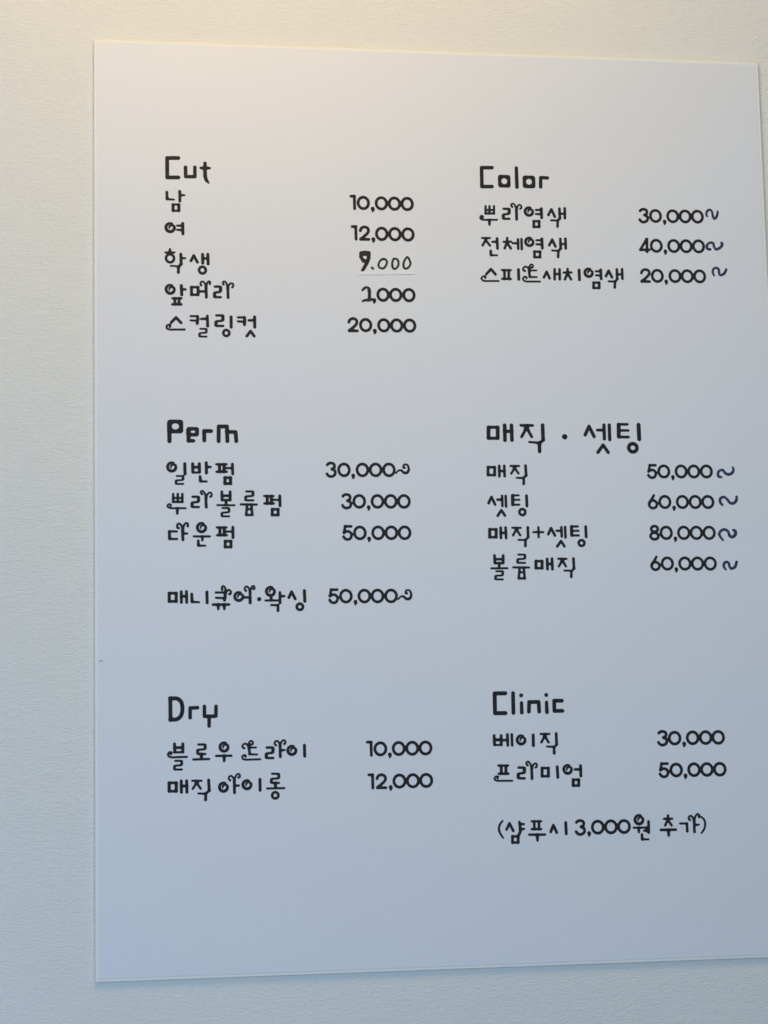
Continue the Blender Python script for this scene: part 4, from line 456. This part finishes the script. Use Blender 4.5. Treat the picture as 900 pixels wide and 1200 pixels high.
    ('price', '50,000', [('p',[184.09,-232.77,1.02,189.43,-232.87,1.03]),('p',[183.96,-232.88,0.97,182.87,-238.1,0.97]),('c',[182.87,-238.22,1.06,184.94,-237.17,1.06,187.47,-237.34,1.06,189.31,-239.21,1.06,189.2,-241.89,1.06,187.48,-243.74,1.06,185.18,-243.99,1.06,183.32,-242.98,1.06,182.36,-241.5,1.06]),('o',[196.93,-238.46,4.79,5.04,1.08]),('p',[205.05,-243.37,1.57,205.21,-244.22,1.35,204.82,-245.92,0.54]),('o',[212.9,-238.52,4.8,5.05,1.08]),('o',[224.49,-238.57,4.81,5.05,1.08]),('o',[236.1,-238.62,4.82,5.06,1.09])]),
    ('note', '(샴푸시 3,000원 추가)', [('c',[42.55,-278.17,0.65,40.16,-281.05,0.77,39.24,-284.61,0.81,40.12,-288.37,0.77,42.64,-292.33,0.65]),('p',[45.8,-285.41,1.01,48.5,-280.3,1.01,51.61,-286.75,1.01]),('p',[57.1,-279.32,0.89,57.55,-283.48,1.05,57.77,-287.47,1.13,55.84,-291.16,1.05]),('p',[57.95,-281.18,1.05,61.08,-281.33,0.81]),('p',[58,-285.24,1.05,60.96,-285.4,0.81]),('p',[50.81,-291.51,1.05,50.67,-296.36,1.05]),('p',[55.75,-291.64,1.05,55.61,-296.49,1.05]),('p',[50.81,-291.35,0.89,55.75,-291.48,0.89]),('p',[50.66,-296.52,0.89,55.6,-296.65,0.89]),('p',[67.76,-279.1,0.73,76.19,-279.31,0.73]),('p',[67.72,-285.73,0.81,75.99,-285.94,0.81]),('p',[70.07,-279.4,0.97,70.04,-285.63,0.97]),('p',[74.2,-279.5,0.98,74.01,-285.73,0.97]),('p',[65.44,-290.29,0.89,79.16,-290.56,0.89]),('p',[72.36,-290.79,1.38,72.48,-295.26,0.97]),('p',[84.19,-288.38,1.06,86.69,-282.85,1.06,89.47,-289.15,1.06]),('p',[97.54,-280.88,1.14,97.74,-290.32,1.14]),('c',[106.89,-281.02,1.06,108.32,-279.84,1.06,110.49,-279.59,1.06,112.74,-280.44,1.06,113.37,-282.28,1.06,112.61,-284.09,1.06,111.07,-284.84,1.06]),('c',[111.07,-284.84,1.06,113.06,-285.92,1.06,113.87,-288.01,1.06,112.92,-290.18,1.06,110.09,-291.26,1.06,107.59,-290.41,1.06,106.38,-288.8,1.06]),('p',[117.79,-290.36,1.54,117.95,-291.22,1.33,117.57,-292.91,0.53]),('o',[125.55,-285.5,4.79,5.05,1.06]),('o',[137.17,-285.51,4.8,5.06,1.07]),('o',[148.73,-285.52,4.81,5.06,1.07]),('g',[162.2,-280.06,4.77]),('p',[157.24,-286.78,0.74,169.26,-286.84,0.74]),('p',[161.67,-287.29,1.23,161.72,-290.67,0.82]),('p',[166.38,-289.5,0.82,169.58,-289.58,1.4]),('p',[170.55,-281.72,0.99,170.53,-286.71,1.07,170.36,-291.13,1.07]),('p',[164.33,-292.67,0.99,164.43,-296.61,1.07]),('p',[164.43,-296.77,0.82,169.97,-296.91,0.7]),('p',[188.02,-277.22,0.99,187.93,-279.48,0.99]),('p',[184.45,-279.88,0.83,191.71,-279.98,0.83]),('p',[187.9,-280.29,0.91,185.24,-285.47,0.91]),('p',[187.87,-280.85,0.91,190.98,-285.61,0.91]),('p',[181.22,-289.23,0.99,194.55,-289.33,0.99]),('p',[187.95,-289.57,1.4,188.11,-294.08,0.99]),('p',[198.56,-284.19,0.74,204.82,-284.34,0.74]),('p',[204.65,-284.5,0.91,204.72,-290.96,1.07]),('p',[211.16,-282.88,0.66,211.11,-286.11,0.99,211.14,-291.61,1.08]),('c',[211.2,-283.85,0.91,210.49,-280.44,0.76,208.89,-278.13,0.76,207.02,-278.41,0.76,206.43,-280.34,0.76,207.4,-281.33,0.95]),('c',[211.33,-282.88,0.91,212.15,-279.27,0.76,213.95,-276.8,0.76,215.72,-277.17,0.76,215.73,-278.95,0.95]),('p',[212.14,-285.65,0.91,215.11,-285.65,0.75]),('c',[217.6,-278.91,0.62,220.13,-281.48,0.75,220.99,-285.15,0.79,219.98,-289.16,0.75,217.36,-292.82,0.62])]),
    ('ink_speck', 'speck', [('p',[-295.9,-138.27,0.39,-294.8,-138.2,0.71,-293.71,-138.14,0.31])]),
]

# the strip of correction tape under the handwritten price: lies flat above, lifts a little along its lower edge
STICKER = [(-72.21, 215.9), (-21.86, 215.36), (-21.83, 196.22), (-72.01, 194.72)]
NX, NZ = 24, 10
bm = bmesh.new()
rng = random.Random(4)
tl, tr, br, bl = [Vector((a / 1000, 0, b / 1000)) for a, b in STICKER]
Y_TAPE = -SHEET_T - 0.00012
front, back = [], []
for j in range(NZ + 1):
    fr_row, bk_row = [], []
    for i in range(NX + 1):
        u, w = i / NX, j / NZ
        p = tl.lerp(tr, u).lerp(bl.lerp(br, u), w)
        lift = 0.00035 * max(0.0, (w - 0.75) / 0.25) ** 2 * (0.8 + 0.2 * math.sin(u * 9.0))
        lift += 0.00012 * max(0.0, (u - 0.94) / 0.06) ** 2
        fr_row.append(bm.verts.new((p.x, Y_TAPE - lift - 0.00008, p.z)))
        bk_row.append(bm.verts.new((p.x, Y_TAPE - lift, p.z)))
    front.append(fr_row)
    back.append(bk_row)
for j in range(NZ):
    for i in range(NX):
        bm.faces.new((front[j][i], front[j + 1][i], front[j + 1][i + 1], front[j][i + 1]))
        bm.faces.new((back[j][i], back[j][i + 1], back[j + 1][i + 1], back[j + 1][i]))
rim = [(0, i) for i in range(NX)] + [(j, NX) for j in range(NZ)] + [(NZ, i) for i in range(NX, 0, -1)] + [(j, 0) for j in range(NZ, 0, -1)]
for (a, b), (c, d) in zip(rim, rim[1:] + rim[:1]):
    bm.faces.new((front[a][b], front[c][d], back[c][d], back[a][b]))
bmesh.ops.recalc_face_normals(bm, faces=bm.faces)
tape = part('correction_tape', bm, M_PATCH, None, 'white correction tape strip under the handwritten price')

STYLE = {
    'heading': (M_INK, 'black heading reading "%s"'),
    'service_name': (M_INK, 'black service name reading "%s"'),
    'price': (M_INK, 'black printed price reading "%s"'),
    'note': (M_INK, 'black note in brackets reading "%s"'),
    'handwritten_price': (M_PEN, 'handwritten black marker price reading "%s"'),
    'handwritten_numeral': (M_OVERWRITE, 'handwritten numeral reading "%s"'),
    'handwritten_tilde': (M_MARKER, 'handwritten blue-black "%s" after a price'),
    'ink_speck': (M_SPECK, 'small dark %s at the left edge'),
}
for name, text, strokes in LETTERING:
    mat, lab = STYLE[name]
    base = -SHEET_T - 0.00003
    thick = 0.00008
    if name == 'handwritten_price':
        base, thick = Y_TAPE - 0.00011, 0.00004
    elif name == 'handwritten_numeral':
        base, thick = -SHEET_T - 0.00013, 0.00004
    elif name == 'handwritten_tilde':
        thick = 0.00004
    bm = lettering_mesh(strokes, base, thick)
    if name == 'handwritten_price':
        o = part(name, bm, mat, tape, lab % text)
    else:
        o = part(name, bm, mat, None, lab % text)
